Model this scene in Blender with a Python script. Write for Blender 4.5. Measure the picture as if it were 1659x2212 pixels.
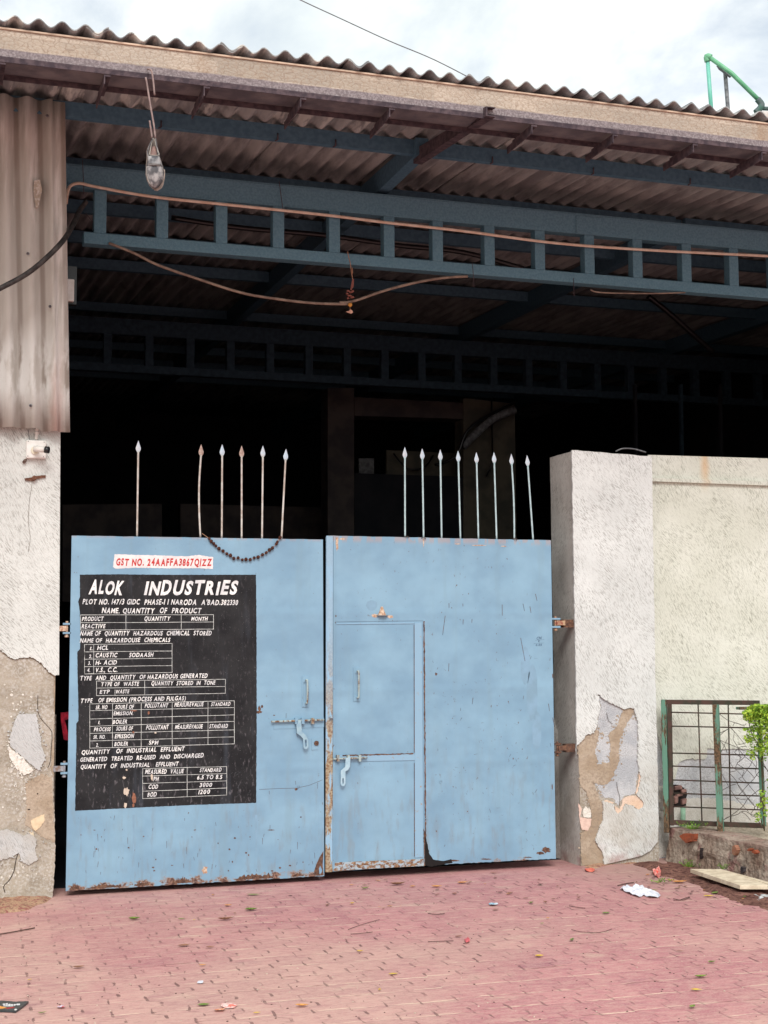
import bpy, bmesh, math, random
from math import radians as rad, sin, cos, tan, pi, sqrt
from mathutils import Vector, Matrix, noise
from mathutils.geometry import tessellate_polygon

random.seed(7)
for o in list(bpy.data.objects): bpy.data.objects.remove(o)
scene = bpy.context.scene
COL = scene.collection

# ------------------------------------------------------------------ camera
YAW, PITCH, ROLL, FOC = rad(18.11), rad(5.205), rad(-0.293), 3065.0   # focal in units of a 1659 x 2212 picture
CAM = Vector((0.0, -9.921, 1.7))
_f = Vector((sin(YAW)*cos(PITCH), cos(YAW)*cos(PITCH), sin(PITCH)))
_r = Vector((cos(YAW), -sin(YAW), 0)); _u = _r.cross(_f)
_r2 = _r*cos(ROLL) + _u*sin(ROLL); _u2 = -_r*sin(ROLL) + _u*cos(ROLL)
cd = bpy.data.cameras.new('camera'); cam = bpy.data.objects.new('camera', cd); COL.objects.link(cam)
m = Matrix((_r2, _u2, -_f)).transposed().to_4x4(); m.translation = CAM; cam.matrix_world = m
cd.sensor_fit = 'VERTICAL'; cd.sensor_height = 24.0; cd.lens = 24.0*FOC/2212.0
cd.clip_start = 0.1; cd.clip_end = 2000
scene.camera = cam

# ------------------------------------------------------------------ sky, sun, exposure
SUN_EL, SUN_AZ = 41.0, 193.0      # azimuth measured from +Y (into the yard) clockwise: behind the viewer, to the right
w = bpy.data.worlds.new('World'); scene.world = w; w.use_nodes = True
wt = w.node_tree; wt.nodes.clear()
def wn(t, **k):
    n = wt.nodes.new(t)
    for a, b in k.items(): setattr(n, a, b)
    return n
sky = wn('ShaderNodeTexSky', sky_type='NISHITA', sun_disc=False)
sky.sun_elevation = rad(SUN_EL); sky.sun_rotation = rad(SUN_AZ); sky.air_density = 1.0; sky.dust_density = 2.0
tc = wn('ShaderNodeTexCoord'); mp = wn('ShaderNodeMapping'); mp.inputs['Scale'].default_value = (1.0, 1.0, 1.5)
mp.inputs['Location'].default_value = (0.35, 0.1, 0.22)
nz = wn('ShaderNodeTexNoise'); nz.inputs['Scale'].default_value = 4.2; nz.inputs['Detail'].default_value = 9; nz.inputs['Roughness'].default_value = 0.56; nz.inputs['Distortion'].default_value = 0.35
rp = wn('ShaderNodeValToRGB'); rp.color_ramp.elements[0].position = 0.36; rp.color_ramp.elements[1].position = 0.54
rp.color_ramp.elements[0].color = (0.42, 0.42, 0.42, 1); rp.color_ramp.elements[1].color = (1, 1, 1, 1)
nz2 = wn('ShaderNodeTexNoise'); nz2.inputs['Scale'].default_value = 2.3; nz2.inputs['Detail'].default_value = 6
cc = wn('ShaderNodeValToRGB'); cc.color_ramp.elements[0].position = 0.40; cc.color_ramp.elements[1].position = 0.58
cc.color_ramp.elements[0].color = (6.7, 7.1, 6.95, 1); cc.color_ramp.elements[1].color = (9.1, 9.15, 8.8, 1)
mx = wn('ShaderNodeMix', data_type='RGBA')
bg = wn('ShaderNodeBackground'); bg.inputs['Strength'].default_value = 0.11
wo = wn('ShaderNodeOutputWorld'); L = wt.links.new
L(tc.outputs['Generated'], mp.inputs['Vector']); L(mp.outputs[0], nz.inputs['Vector']); L(mp.outputs[0], nz2.inputs['Vector'])
L(nz.outputs['Fac'], rp.inputs['Fac']); L(nz2.outputs['Fac'], cc.inputs['Fac'])
L(rp.outputs['Color'], mx.inputs['Factor']); L(sky.outputs['Color'], mx.inputs['A']); L(cc.outputs['Color'], mx.inputs['B'])
L(mx.outputs['Result'], bg.inputs['Color']); L(bg.outputs[0], wo.inputs['Surface'])
sd = bpy.data.lights.new('sun', 'SUN'); sd.energy = 1.75; sd.angle = rad(26); sd.color = (1.0, 0.975, 0.945)
so = bpy.data.objects.new('sun', sd); COL.objects.link(so)
sdir = Vector((sin(rad(SUN_AZ))*cos(rad(SUN_EL)), cos(rad(SUN_AZ))*cos(rad(SUN_EL)), sin(rad(SUN_EL))))
so.rotation_euler = sdir.to_track_quat('Z', 'Y').to_euler()
vs = scene.view_settings; vs.view_transform = 'Standard'; vs.look = 'None'; vs.gamma = 1.0; vs.exposure = 0.52
scene.cycles.max_bounces = 6; scene.cycles.diffuse_bounces = 4

# ------------------------------------------------------------------ helpers
def ray(px, py):
    return _r2*(px-829.5) + _u2*(1106-py) + _f*FOC
def at(px, py, Y):
    d = ray(px, py); return CAM + d*((Y-CAM.y)/d.y)
def atz(px, py, z=0.0):
    d = ray(px, py); return CAM + d*((z-CAM.z)/d.z)
def atx(px, py, X):
    d = ray(px, py); return CAM + d*((X-CAM.x)/d.x)
K = 1.82297
def crop(ox, oy, sc): return lambda x, y: ((ox+x/sc)/K, (oy+y/sc)/K)
def srgb(r, g, b):
    f = lambda c: (c/255/12.92) if c/255 <= 0.04045 else ((c/255+0.055)/1.055)**2.4
    return (f(r), f(g), f(b), 1)

class NT:
    def __init__(s, name):
        s.m = bpy.data.materials.new(name); s.m.use_nodes = True; s.t = s.m.node_tree; s.t.nodes.clear()
        s.out = s.n('ShaderNodeOutputMaterial'); s.b = s.n('ShaderNodeBsdfPrincipled'); s.t.links.new(s.b.outputs[0], s.out.inputs[0])
        s.pos = s.n('ShaderNodeNewGeometry').outputs['Position']
        s.b.inputs['Roughness'].default_value = 0.8
    def n(s, t, **k):
        n = s.t.nodes.new(t)
        for a, b in k.items(): setattr(n, a, b)
        return n
    def set(s, sock, v):
        if isinstance(v, bpy.types.NodeSocket): s.t.links.new(v, sock)
        else:
            if sock.type == 'RGBA' and isinstance(v, (int, float)): v = (v, v, v, 1)
            sock.default_value = v
    def vec(s, scale=(1, 1, 1), rot=(0, 0, 0), loc=(0, 0, 0), v=None):
        n = s.n('ShaderNodeMapping'); s.set(n.inputs[0], v or s.pos)
        n.inputs['Scale'].default_value = scale; n.inputs['Rotation'].default_value = rot; n.inputs['Location'].default_value = loc
        return n.outputs[0]
    def noise(s, sc, det=4, v=None, ro=0.55, dist=0.0):
        n = s.n('ShaderNodeTexNoise'); s.set(n.inputs['Vector'], v or s.pos)
        n.inputs['Scale'].default_value = sc; n.inputs['Detail'].default_value = det; n.inputs['Roughness'].default_value = ro; n.inputs['Distortion'].default_value = dist
        return n.outputs['Fac']
    def voro(s, sc, v=None, feature='DISTANCE_TO_EDGE'):
        n = s.n('ShaderNodeTexVoronoi', feature=feature); s.set(n.inputs['Vector'], v or s.pos); n.inputs['Scale'].default_value = sc
        return n.outputs['Distance'], (n.outputs['Color'] if feature != 'DISTANCE_TO_EDGE' else None)
    def ramp(s, f, a, b, ca=0.0, cb=1.0):      # smooth step of f from a to b
        n = s.n('ShaderNodeMapRange'); n.interpolation_type = 'SMOOTHSTEP'; s.set(n.inputs[0], f)
        n.inputs[1].default_value = a; n.inputs[2].default_value = b; n.inputs[3].default_value = ca; n.inputs[4].default_value = cb
        return n.outputs[0]
    def math(s, op, a, b=0.0, c=None):
        n = s.n('ShaderNodeMath', operation=op); s.set(n.inputs[0], a); s.set(n.inputs[1], b)
        if c is not None: s.set(n.inputs[2], c)
        return n.outputs[0]
    def mix(s, f, a, b, bt='MIX'):
        n = s.n('ShaderNodeMix', data_type='RGBA', blend_type=bt); s.set(n.inputs['Factor'], f); s.set(n.inputs['A'], a); s.set(n.inputs['B'], b)
        return n.outputs['Result']
    def sep(s, v=None):
        n = s.n('ShaderNodeSeparateXYZ'); s.set(n.inputs[0], v or s.pos); return n.outputs
    def bump(s, h, strength=0.5, dist=0.01):
        n = s.n('ShaderNodeBump'); n.inputs['Strength'].default_value = strength; n.inputs['Distance'].default_value = dist
        s.set(n.inputs['Height'], h); s.t.links.new(n.outputs[0], s.b.inputs['Normal'])
    def done(s, col, rough=None, metal=None, spec=None):
        s.set(s.b.inputs['Base Color'], col)
        if rough is not None: s.set(s.b.inputs['Roughness'], rough)
        if metal is not None: s.set(s.b.inputs['Metallic'], metal)
        if spec is not None: s.b.inputs['Specular IOR Level'].default_value = spec
        return s.m

def simple(name, c, c2=None, sc=20, rough=0.7, spec=0.3, bump=0.0):
    t = NT(name); c2 = c2 or tuple(x*0.7 for x in c[:3])+(1,)
    f = t.ramp(t.noise(sc, 5), 0.35, 0.65)
    if bump: t.bump(t.noise(sc*3, 3), bump, 0.004)
    return t.done(t.mix(f, c2, c), rough, None, spec)

# --- rust
def m_rust():
    t = NT('rust'); f = t.ramp(t.noise(45, 6), 0.35, 0.68); g = t.ramp(t.noise(150, 3), 0.45, 0.6)
    c = t.mix(f, srgb(72, 52, 46), srgb(134, 100, 78)); c = t.mix(g, c, srgb(92, 70, 62))
    t.bump(t.noise(160, 4), 0.6, 0.003); return t.done(c, 0.9, None, 0.15)
RUST = m_rust()
def m_rustpink():
    t = NT('rusty_primer'); f = t.ramp(t.noise(60, 6), 0.38, 0.62)
    c = t.mix(f, srgb(166, 128, 106), srgb(206, 184, 162)); t.bump(t.noise(160, 4), 0.5, 0.002); return t.done(c, 0.85, None, 0.2)
RUSTP = m_rustpink()
def m_rustmix():     # paint flaked over rust, for angle frames
    t = NT('flaking_frame_paint'); v = t.vec((1, 1, 0.25)); f = t.ramp(t.noise(38, 7, v, 0.65), 0.44, 0.50)
    c = t.mix(f, t.mix(t.ramp(t.noise(70, 4), 0.4, 0.6), srgb(108, 80, 64), srgb(150, 124, 98)), srgb(160, 178, 178))
    t.bump(f, 0.4, 0.002); return t.done(c, 0.8, None, 0.2)
RUSTMIX = m_rustmix()
# --- gate paint
def m_gate():
    t = NT('blue_gate_paint'); x, y, z = t.sep()
    base = t.mix(t.ramp(t.noise(2.6, 5), 0.3, 0.7), srgb(117, 151, 175), srgb(132, 167, 189))
    st = t.noise(9, 5, t.vec((1.0, 1, 0.09)), 0.6)                       # runs down the sheet
    base = t.mix(t.ramp(st, 0.50, 0.72, 0, 0.30), base, srgb(122, 148, 160))
    base = t.mix(t.ramp(t.noise(1.1, 3, t.vec((1, 1, 1), loc=(5, 0, 2))), 0.52, 0.75, 0, 0.35), base, srgb(124, 156, 178))
    low = t.ramp(z, 0.05, 1.3, 1, 0)
    base = t.mix(t.math('MULTIPLY', t.math('MULTIPLY', low, 0.5), t.ramp(t.noise(24, 6, t.vec((1, 1, 0.22))), 0.50, 0.7)), base, srgb(124, 134, 140))
    dots = t.math('MULTIPLY', t.ramp(t.noise(60, 3, t.vec((1, 1, 0.5))), 0.68, 0.715), t.ramp(t.noise(3.0, 3, t.vec(loc=(9, 3, 1))), 0.42, 0.6))
    base = t.mix(dots, base, srgb(96, 78, 66))
    thr = t.ramp(t.math('ADD', z, t.math('MULTIPLY', t.noise(2.2, 3, t.vec(loc=(0, 4, 9))), 0.10)), 0.09, 0.22, 0.50, 0.92)
    rn = t.noise(11, 9, t.vec((1, 1, 1.5)), 0.68)
    rust = t.math('GREATER_THAN', rn, thr)
    halo = t.ramp(t.math('SUBTRACT', rn, thr), -0.07, 0.0, 0, 0.75)
    base = t.mix(halo, base, srgb(152, 126, 104))
    rc = t.mix(t.ramp(t.noise(60, 5), 0.4, 0.6), srgb(84, 62, 58), srgb(142, 110, 94))
    top = t.math('MULTIPLY', t.ramp(z, 2.41, 2.45), t.math('GREATER_THAN', t.noise(16, 6, t.vec((1, 1, 0.2))), 0.47))
    base = t.mix(t.math('MULTIPLY', top, 0.4), base, srgb(178, 140, 120))
    col = t.mix(rust, base, rc)
    h = t.math('ADD', t.math('MULTIPLY', t.noise(2.0, 3), 1.6), t.math('MULTIPLY', rust, -0.06))
    for zz_ in (0.82, 1.36, 1.92): h = t.math('ADD', h, t.ramp(t.math('ABSOLUTE', t.math('SUBTRACT', t.math('ADD', z, t.math('MULTIPLY', t.noise(1.5, 2), 0.03)), zz_)), 0.0, 0.05, 0.10, 0.0))
    h = t.math('ADD', h, t.math('MULTIPLY', t.noise(70, 3), 0.02))
    t.bump(h, 0.55, 0.03)
    return t.done(col, t.mix(rust, 0.42, 0.9), None, 0.4)
GATE = m_gate()
SCR = simple('dark_scratch', srgb(82, 98, 112), srgb(98, 80, 70), 40)
STAIN = simple('grime_stain', srgb(122, 152, 172), srgb(130, 162, 186), 8)
PENCIL = simple('pencil_scrawl', srgb(96, 128, 158), srgb(106, 138, 166), 30)
WHITEP = NT('white_sign_paint'); _t = WHITEP
WHITEP = _t.done(_t.mix(_t.ramp(_t.noise(75, 5, None, 0.7), 0.60, 0.68), _t.mix(_t.ramp(_t.noise(12, 4), 0.35, 0.65), srgb(240, 238, 234), srgb(206, 206, 208)), srgb(92, 92, 94)), 0.6, None, 0.3)
TABLEP = simple('thin_line_paint', srgb(222, 224, 220), srgb(176, 178, 176), 45, 0.6)
REDP = simple('red_sign_paint', srgb(196, 52, 50), srgb(176, 60, 56), 40, 0.6)
def m_board():
    t = NT('black_board_paint'); x, y, z = t.sep()
    c = t.mix(t.ramp(t.noise(5, 5), 0.35, 0.65), srgb(26, 26, 29), srgb(40, 40, 42))
    s2 = t.ramp(t.noise(55, 6, t.vec((1, 1, 0.35))), 0.55, 0.72); low = t.ramp(z, 0.6, 1.7, 1.0, 0.25)
    c = t.mix(t.math('MULTIPLY', s2, low), c, srgb(98, 94, 98))
    c = t.mix(t.ramp(t.noise(9, 5, t.vec((1, 1, 0.1))), 0.55, 0.7, 0, 0.35), c, srgb(76, 82, 92))
    d = t.math('GREATER_THAN', t.noise(170, 2), 0.735); c = t.mix(t.math('MULTIPLY', d, 0.6), c, srgb(190, 190, 190))
    t.bump(t.noise(60, 4), 0.2, 0.003); return t.done(c, t.ramp(t.noise(8, 4), 0.3, 0.7, 0.5, 0.8), None, 0.22)
BOARD = m_board()
# --- plaster with diagonal trowel marks
PA = (28, 46)
def m_plaster(name, c1, c2, dark, yel=None):
    t = NT(name); x, y, z = t.sep()
    mk = t.n('ShaderNodeCombineXYZ'); s_ = t.math('ADD', x, y); t.set(mk.inputs[0], s_); t.set(mk.inputs[2], z); q = mk.outputs[0]
    c = t.mix(t.ramp(t.noise(1.7, 5, q), 0.35, 0.7), c1, c2)
    v = t.vec((25, 1, 3.6), v=t.vec(rot=(0, rad(PA[0]), 0), v=q))
    v2 = t.vec((25, 1, 3.6), loc=(3, 0, 7), v=t.vec(rot=(0, rad(PA[1]), 0), v=q))
    mixv = t.ramp(t.noise(1.3, 2, q), 0.45, 0.6)
    a = t.math('ADD', t.math('MULTIPLY', t.noise(5.5, 5, v, 0.7, 0.4), t.math('SUBTRACT', 1.0, mixv)), t.math('MULTIPLY', t.noise(5.5, 5, v2, 0.7, 0.4), mixv))
    marks = t.math('MULTIPLY', t.ramp(a, 0.505, 0.575), t.ramp(t.noise(5, 4, q), 0.28, 0.62, 0.2, 1.0))
    c = t.mix(t.math('MULTIPLY', marks, 0.62), c, dark)
    sp = t.ramp(t.noise(95, 3, q), 0.6, 0.68); c = t.mix(t.math('MULTIPLY', sp, 0.25), c, dark)
    foot = t.math('MULTIPLY', t.ramp(z, 0.0, 1.3, 1, 0), t.ramp(t.noise(4, 5, q), 0.3, 0.62)); c = t.mix(t.math('MULTIPLY', foot, 0.55), c, srgb(170, 158, 142))
    red = t.math('MULTIPLY', t.ramp(z, 0.02, 0.2, 1, 0), t.ramp(t.noise(6, 5, q), 0.42, 0.62)); c = t.mix(t.math('MULTIPLY', red, 0.6), c, srgb(150, 100, 96))
    t.bump(t.math('ADD', t.math('MULTIPLY', a, -1.0), t.math('MULTIPLY', t.noise(120, 4, q), 0.35)), 0.55, 0.012)
    return t, c
t_, c_ = m_plaster('white_plaster', srgb(203, 206, 204), srgb(217, 220, 218), srgb(122, 120, 114)); PLASTER = t_.done(c_, 0.92, None, 0.15)
t_, c_ = m_plaster('cream_plaster', srgb(204, 206, 194), srgb(217, 219, 209), srgb(124, 126, 110))
_x, _y, _z = t_.sep()
_s = t_.math('MULTIPLY', t_.ramp(_z, 2.85, 3.1), t_.ramp(t_.math('ABSOLUTE', t_.math('ADD', t_.math('SUBTRACT', _x, 6.055), t_.math('MULTIPLY', t_.noise(6, 3), 0.06))), 0.0, 0.06, 1, 0))
c_ = t_.mix(t_.math('MULTIPLY', _s, 0.55), c_, srgb(205, 160, 104)); CREAM = t_.done(c_, 0.92, None, 0.15)
t_, c_ = m_plaster('aged_plaster', srgb(202, 204, 200), srgb(216, 218, 214), srgb(122, 118, 110)); PLASTER_L = t_.done(c_, 0.92, None, 0.15)
t_, c_ = m_plaster('old_paint_layer', srgb(190, 191, 190), srgb(204, 204, 204), srgb(134, 134, 132)); OLDSKIN = t_.done(c_, 0.92, None, 0.15)
def m_bare(name, a, b, c2, sc=70):
    t = NT(name); c = t.mix(t.ramp(t.noise(5, 6), 0.38, 0.6), a, b); c = t.mix(t.math('MULTIPLY', t.ramp(t.noise(sc, 5), 0.42, 0.66), t.ramp(t.noise(3.3, 5), 0.35, 0.65, 0.25, 0.85)), c, c2)
    c = t.mix(t.math('MULTIPLY', t.ramp(t.noise(sc*1.7, 3), 0.58, 0.70), 0.32), c, srgb(100, 96, 90))
    t.bump(t.math('ADD', t.noise(sc, 5), t.noise(14, 4)), 0.6, 0.010); return t.done(c, 0.95, None, 0.1)
BARE = m_bare('bare_grey_render', srgb(150, 140, 126), srgb(172, 162, 148), srgb(196, 192, 186))
BAREBLUE = m_bare('old_bluish_paint', srgb(176, 179, 184), srgb(198, 199, 201), srgb(146, 146, 148), 110)
MUD = m_bare('brown_mortar', srgb(160, 142, 122), srgb(178, 162, 144), srgb(148, 132, 116), 50)
PEACH = m_bare('peach_undercoat', srgb(216, 186, 162), srgb(220, 196, 178), srgb(206, 178, 152), 50)
WHITEWASH = m_bare('whitewash_flakes', srgb(226, 222, 214), srgb(214, 208, 198), srgb(196, 186, 172), 60)
GREYSKIN = m_bare('lower_grey_render', srgb(190, 184, 174), srgb(204, 200, 192), srgb(214, 211, 206), 80)
BRICK = m_bare('broken_brick', srgb(140, 74, 52), srgb(160, 88, 62), srgb(112, 70, 58), 40)
# --- asbestos sheet
def m_sheet(name, dark, mid, light, wall=False):
    t = NT(name); x, y, z = t.sep()
    sc = (1, 0, 0.10) if wall else (1, 0.16, 1)
    a = t.noise(9, 6, t.vec(sc), 0.62)
    c = t.mix(t.ramp(a, 0.35, 0.62, 0.35 if wall else 0.0, 1.0), dark, mid)
    b = t.noise(6.5, 7, t.vec(sc, loc=(4, 1, 2)), 0.66)
    if wall:
        c = t.mix(t.ramp(b, 0.50, 0.62), c, light)
        ph = t.math('COSINE', t.math('ADD', 0.6, t.math('MULTIPLY', t.math('ADD', x, t.math('SUBTRACT', t.math('MULTIPLY', z, SHXM), 3.142*SHXM-(-0.953+0.15*11))), 2*pi/0.15))); valley_shade = t.math('MULTIPLY', t.ramp(ph, 0.55, 1.0), t.ramp(t.noise(5, 5, t.vec((1, 0, 0.15))), 0.3, 0.6, 0.6, 1.0)); c = t.mix(t.math('MULTIPLY', valley_shade, 0.6), c, srgb(110, 98, 88))  # corrugation shading painted into the colour, darkest along the valleys
        wh = t.math('MULTIPLY', t.ramp(t.math('ABSOLUTE', t.math('SUBTRACT', z, t.math('ADD', 3.42, t.math('MULTIPLY', t.noise(4, 4), 0.2)))), 0.05, 0.38, 1, 0), t.ramp(t.noise(13, 7, t.vec((1, 0, 0.25))), 0.38, 0.54)); c = t.mix(t.math('MULTIPLY', wh, 0.85), c, srgb(214, 217, 214))
        rd = t.math('MULTIPLY', t.ramp(t.math('ABSOLUTE', t.math('SUBTRACT', x, t.math('ADD', 0.80, t.math('MULTIPLY', t.noise(3, 3), 0.1)))), 0.0, 0.07, 1, 0), t.ramp(z, 3.1, 4.0, 1, 0)); c = t.mix(t.math('MULTIPLY', rd, 0.45), c, srgb(180, 130, 120))
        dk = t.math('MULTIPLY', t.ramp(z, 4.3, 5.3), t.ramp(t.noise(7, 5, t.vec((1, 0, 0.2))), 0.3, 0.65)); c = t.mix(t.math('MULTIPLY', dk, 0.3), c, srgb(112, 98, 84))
    else:
        lf = t.ramp(x, 1.0, 4.6, 1.0, 0.35)
        c = t.mix(t.math('MULTIPLY', t.math('MULTIPLY', t.ramp(b, 0.52, 0.60), lf), t.ramp(y, 0.6, -1.4)), c, light)
        c = t.mix(t.math('MULTIPLY', t.ramp(t.noise(5, 5, t.vec((1, 0.5, 1), loc=(7, 7, 7))), 0.58, 0.70), 0.5), c, srgb(88, 84, 86))
    t.bump(t.math('ADD', t.noise(120, 4), a), 0.4, 0.006); return t.done(c, 0.93, None, 0.15)
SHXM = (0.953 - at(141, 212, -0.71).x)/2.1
ROOF = m_sheet('roof_fibre_cement', srgb(118, 120, 122), srgb(154, 157, 156), srgb(202, 204, 198))
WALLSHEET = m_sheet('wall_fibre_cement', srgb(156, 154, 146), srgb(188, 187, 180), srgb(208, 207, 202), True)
def m_fascia():
    t = NT('gutter_cement'); x, y, z = t.sep()
    bk = t.n('ShaderNodeTexBrick'); mk = t.n('ShaderNodeCombineXYZ'); t.set(mk.inputs[0], x); t.set(mk.inputs[1], z)
    t.set(bk.inputs['Vector'], t.vec((1, 1, 1), loc=(0.2, 0.03, 0), v=mk.outputs[0])); bk.inputs['Scale'].default_value = 1.0
    bk.inputs['Brick Width'].default_value = 0.43; bk.inputs['Row Height'].default_value = 0.075; bk.inputs['Mortar Size'].default_value = 0.0; bk.offset = 0.37; bk.squash = 1.6
    bk.inputs['Color1'].default_value = srgb(198, 186, 170); bk.inputs['Color2'].default_value = srgb(150, 140, 126)
    c = t.mix(0.55, bk.outputs['Color'], t.mix(t.ramp(t.noise(3, 5), 0.35, 0.65), srgb(184, 172, 158), srgb(162, 154, 144)))
    c = t.mix(t.ramp(t.noise(60, 5), 0.42, 0.66, 0, 0.5), c, srgb(150, 130, 112))
    e, _ = t.voro(26, t.vec((0.8, 1, 1.6), v=t.pos)); c = t.mix(t.ramp(e, 0.0, 0.06, 0.5, 0), c, srgb(120, 102, 88))
    c = t.mix(t.ramp(t.noise(2.2, 6, t.vec((1, 1, 0.2))), 0.56, 0.70, 0, 0.5), c, srgb(140, 108, 78))
    zb = t.math('ADD', z, t.math('MULTIPLY', t.noise(5, 4), 0.02))
    c = t.mix(t.ramp(zb, 5.068, 5.078, 1, 0), c, t.mix(t.ramp(t.noise(90, 5), 0.4, 0.62), srgb(116, 108, 110), srgb(142, 134, 136)))
    t.bump(t.math('ADD', t.noise(90, 5), e), 0.6, 0.006); return t.done(c, 0.93, None, 0.15)
FASCIA = m_fascia()
TEAL = simple('teal_girder_paint', srgb(96, 134, 150), srgb(82, 120, 138), 60, 0.5, 0.4, 0.8)
NAVY = simple('teal_purlin_paint', srgb(76, 108, 126), srgb(64, 95, 114), 30, 0.6, 0.3, 0.3)
RSTEEL = simple('rusty_steel', srgb(88, 76, 80), srgb(62, 54, 60), 25, 0.85, 0.2, 0.5)
DARKIN = simple('shade_dark_interior', srgb(44, 44, 48), srgb(34, 36, 42), 3, 0.95, 0.1)  # kept near black so the colour itself carries the interior shade
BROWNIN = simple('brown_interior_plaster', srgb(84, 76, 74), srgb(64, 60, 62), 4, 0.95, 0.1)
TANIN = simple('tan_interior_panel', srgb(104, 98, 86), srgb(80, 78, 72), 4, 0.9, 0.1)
GREENP = NT('green_flaked_paint'); _t = GREENP
_m = _t.ramp(_t.noise(14, 8, _t.vec((1, 1, 0.22)), 0.68), 0.49, 0.53)
_t.bump(_m, 0.5, 0.002)
GREENP = _t.done(_t.mix(_m, _t.mix(_t.ramp(_t.noise(60, 4), 0.4, 0.6), srgb(70, 58, 44), srgb(112, 88, 66)), srgb(96, 138, 120)), 0.75, None, 0.3)
FENCEST = simple('brown_fence_steel', srgb(84, 64, 58), srgb(62, 62, 52), 18, 0.85, 0.2, 0.4)
PIPEG = simple('green_plastic_pipe', srgb(92, 160, 118), srgb(112, 176, 136), 8, 0.45, 0.5)
PIPET = simple('teal_plastic_pipe', srgb(98, 178, 156), srgb(112, 186, 168), 8, 0.45, 0.5)
GREYM = simple('weathered_grey_metal', srgb(128, 130, 132), srgb(90, 92, 96), 25, 0.7, 0.3)
WPLAS = simple('white_plastic', srgb(228, 226, 222), srgb(212, 208, 200), 12, 0.45, 0.5)
BPLAS = simple('black_plastic', srgb(22, 22, 24), srgb(34, 34, 36), 20, 0.3, 0.5)
RUBBER = simple('black_rubber_hose', srgb(40, 38, 38), srgb(74, 70, 68), 22, 0.6, 0.3)
CONDUIT = simple('peach_conduit', srgb(216, 200, 184), srgb(202, 178, 158), 12, 0.55, 0.3)
CABLEB = simple('brown_cable', srgb(150, 132, 118), srgb(120, 102, 92), 14, 0.7, 0.2)
SEED = simple('brown_seed', srgb(84, 48, 36), srgb(58, 34, 28), 60, 0.8, 0.2, 0.6)
THREAD = simple('tan_thread', srgb(176, 134, 108), srgb(160, 118, 92), 20)
LEATHER = NT('dusty_leather'); _t = LEATHER
_t.bump(_t.noise(60, 4), 0.3, 0.004)
LEATHER = _t.done(_t.mix(_t.ramp(_t.noise(22, 6), 0.4, 0.66), srgb(74, 74, 78), srgb(160, 158, 158)), 0.42, None, 0.5)
SOLE = simple('worn_shoe_sole', srgb(162, 150, 140), srgb(120, 110, 104), 30)
INSOLE = simple('pink_insole', srgb(176, 144, 134), srgb(150, 124, 118), 30)
LEMON = simple('dried_lemon', srgb(216, 160, 76), srgb(196, 132, 62), 50, 0.6)
CHILI = simple('dried_chillies', srgb(148, 92, 80), srgb(116, 70, 62), 50, 0.7)
PETAL = simple('dried_petal', srgb(220, 176, 152), srgb(196, 150, 130), 50)
PAPER = simple('white_crumpled_paper', srgb(232, 232, 238), srgb(206, 208, 218), 14, 0.8)
REDFOIL = simple('red_foil', srgb(214, 60, 44), srgb(236, 190, 180), 90, 0.35, 0.6)
BOARDW = simple('pale_plank', srgb(222, 208, 184), srgb(198, 182, 158), 16, 0.8)
PACK = simple('dark_packet', srgb(38, 46, 50), srgb(54, 64, 66), 20, 0.4, 0.5)
PACKO = simple('orange_print', srgb(228, 158, 72), None, 20, 0.4)
LEAFM = {'green': simple('green_leaf', srgb(124, 146, 66), srgb(88, 108, 50), 60, 0.6), 'yellow': simple('yellow_leaf', srgb(214, 186, 66), srgb(188, 150, 60), 60, 0.6),
         'brown': simple('brown_leaf', srgb(148, 108, 80), srgb(104, 74, 60), 60, 0.8), 'orange': simple('orange_leaf', srgb(212, 156, 84), srgb(180, 120, 74), 60, 0.7)}
TWIG = simple('dry_twig', srgb(92, 68, 60), srgb(66, 50, 46), 60)
LEAFA = simple('shrub_leaf', srgb(172, 198, 66), srgb(124, 162, 50), 9, 0.5, 0.4)
LEAFB = simple('shrub_leaf_darker', srgb(120, 162, 50), srgb(84, 124, 40), 9, 0.55, 0.3)  # darker green, mixed at random into the foliage; weeds use it alone
STEM = simple('shrub_stem', srgb(92, 82, 60), srgb(70, 64, 48), 30)
WIRE = simple('rusty_wire', srgb(88, 80, 76), srgb(66, 58, 54), 30, 0.7)
PLASTICB = simple('clear_plastic_scrap', srgb(200, 204, 206), srgb(176, 180, 182), 30, 0.3, 0.6)
def m_dirt(name, a, b, red):
    t = NT(name); c = t.mix(t.ramp(t.noise(9, 6), 0.35, 0.65), a, b); c = t.mix(t.ramp(t.noise(34, 6), 0.5, 0.62), c, red)
    c = t.mix(t.math('MULTIPLY', t.ramp(t.noise(70, 4), 0.58, 0.66), 0.7), c, srgb(64, 46, 42))
    t.bump(t.math('ADD', t.noise(50, 5), t.noise(12, 4)), 1.0, 0.02); return t.done(c, 0.95, None, 0.1)
DIRT = m_dirt('dark_soil', srgb(112, 80, 72), srgb(142, 104, 92), srgb(92, 62, 58))
DIRT2 = m_dirt('orange_debris', srgb(176, 140, 116), srgb(196, 160, 132), srgb(160, 104, 96))
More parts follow.
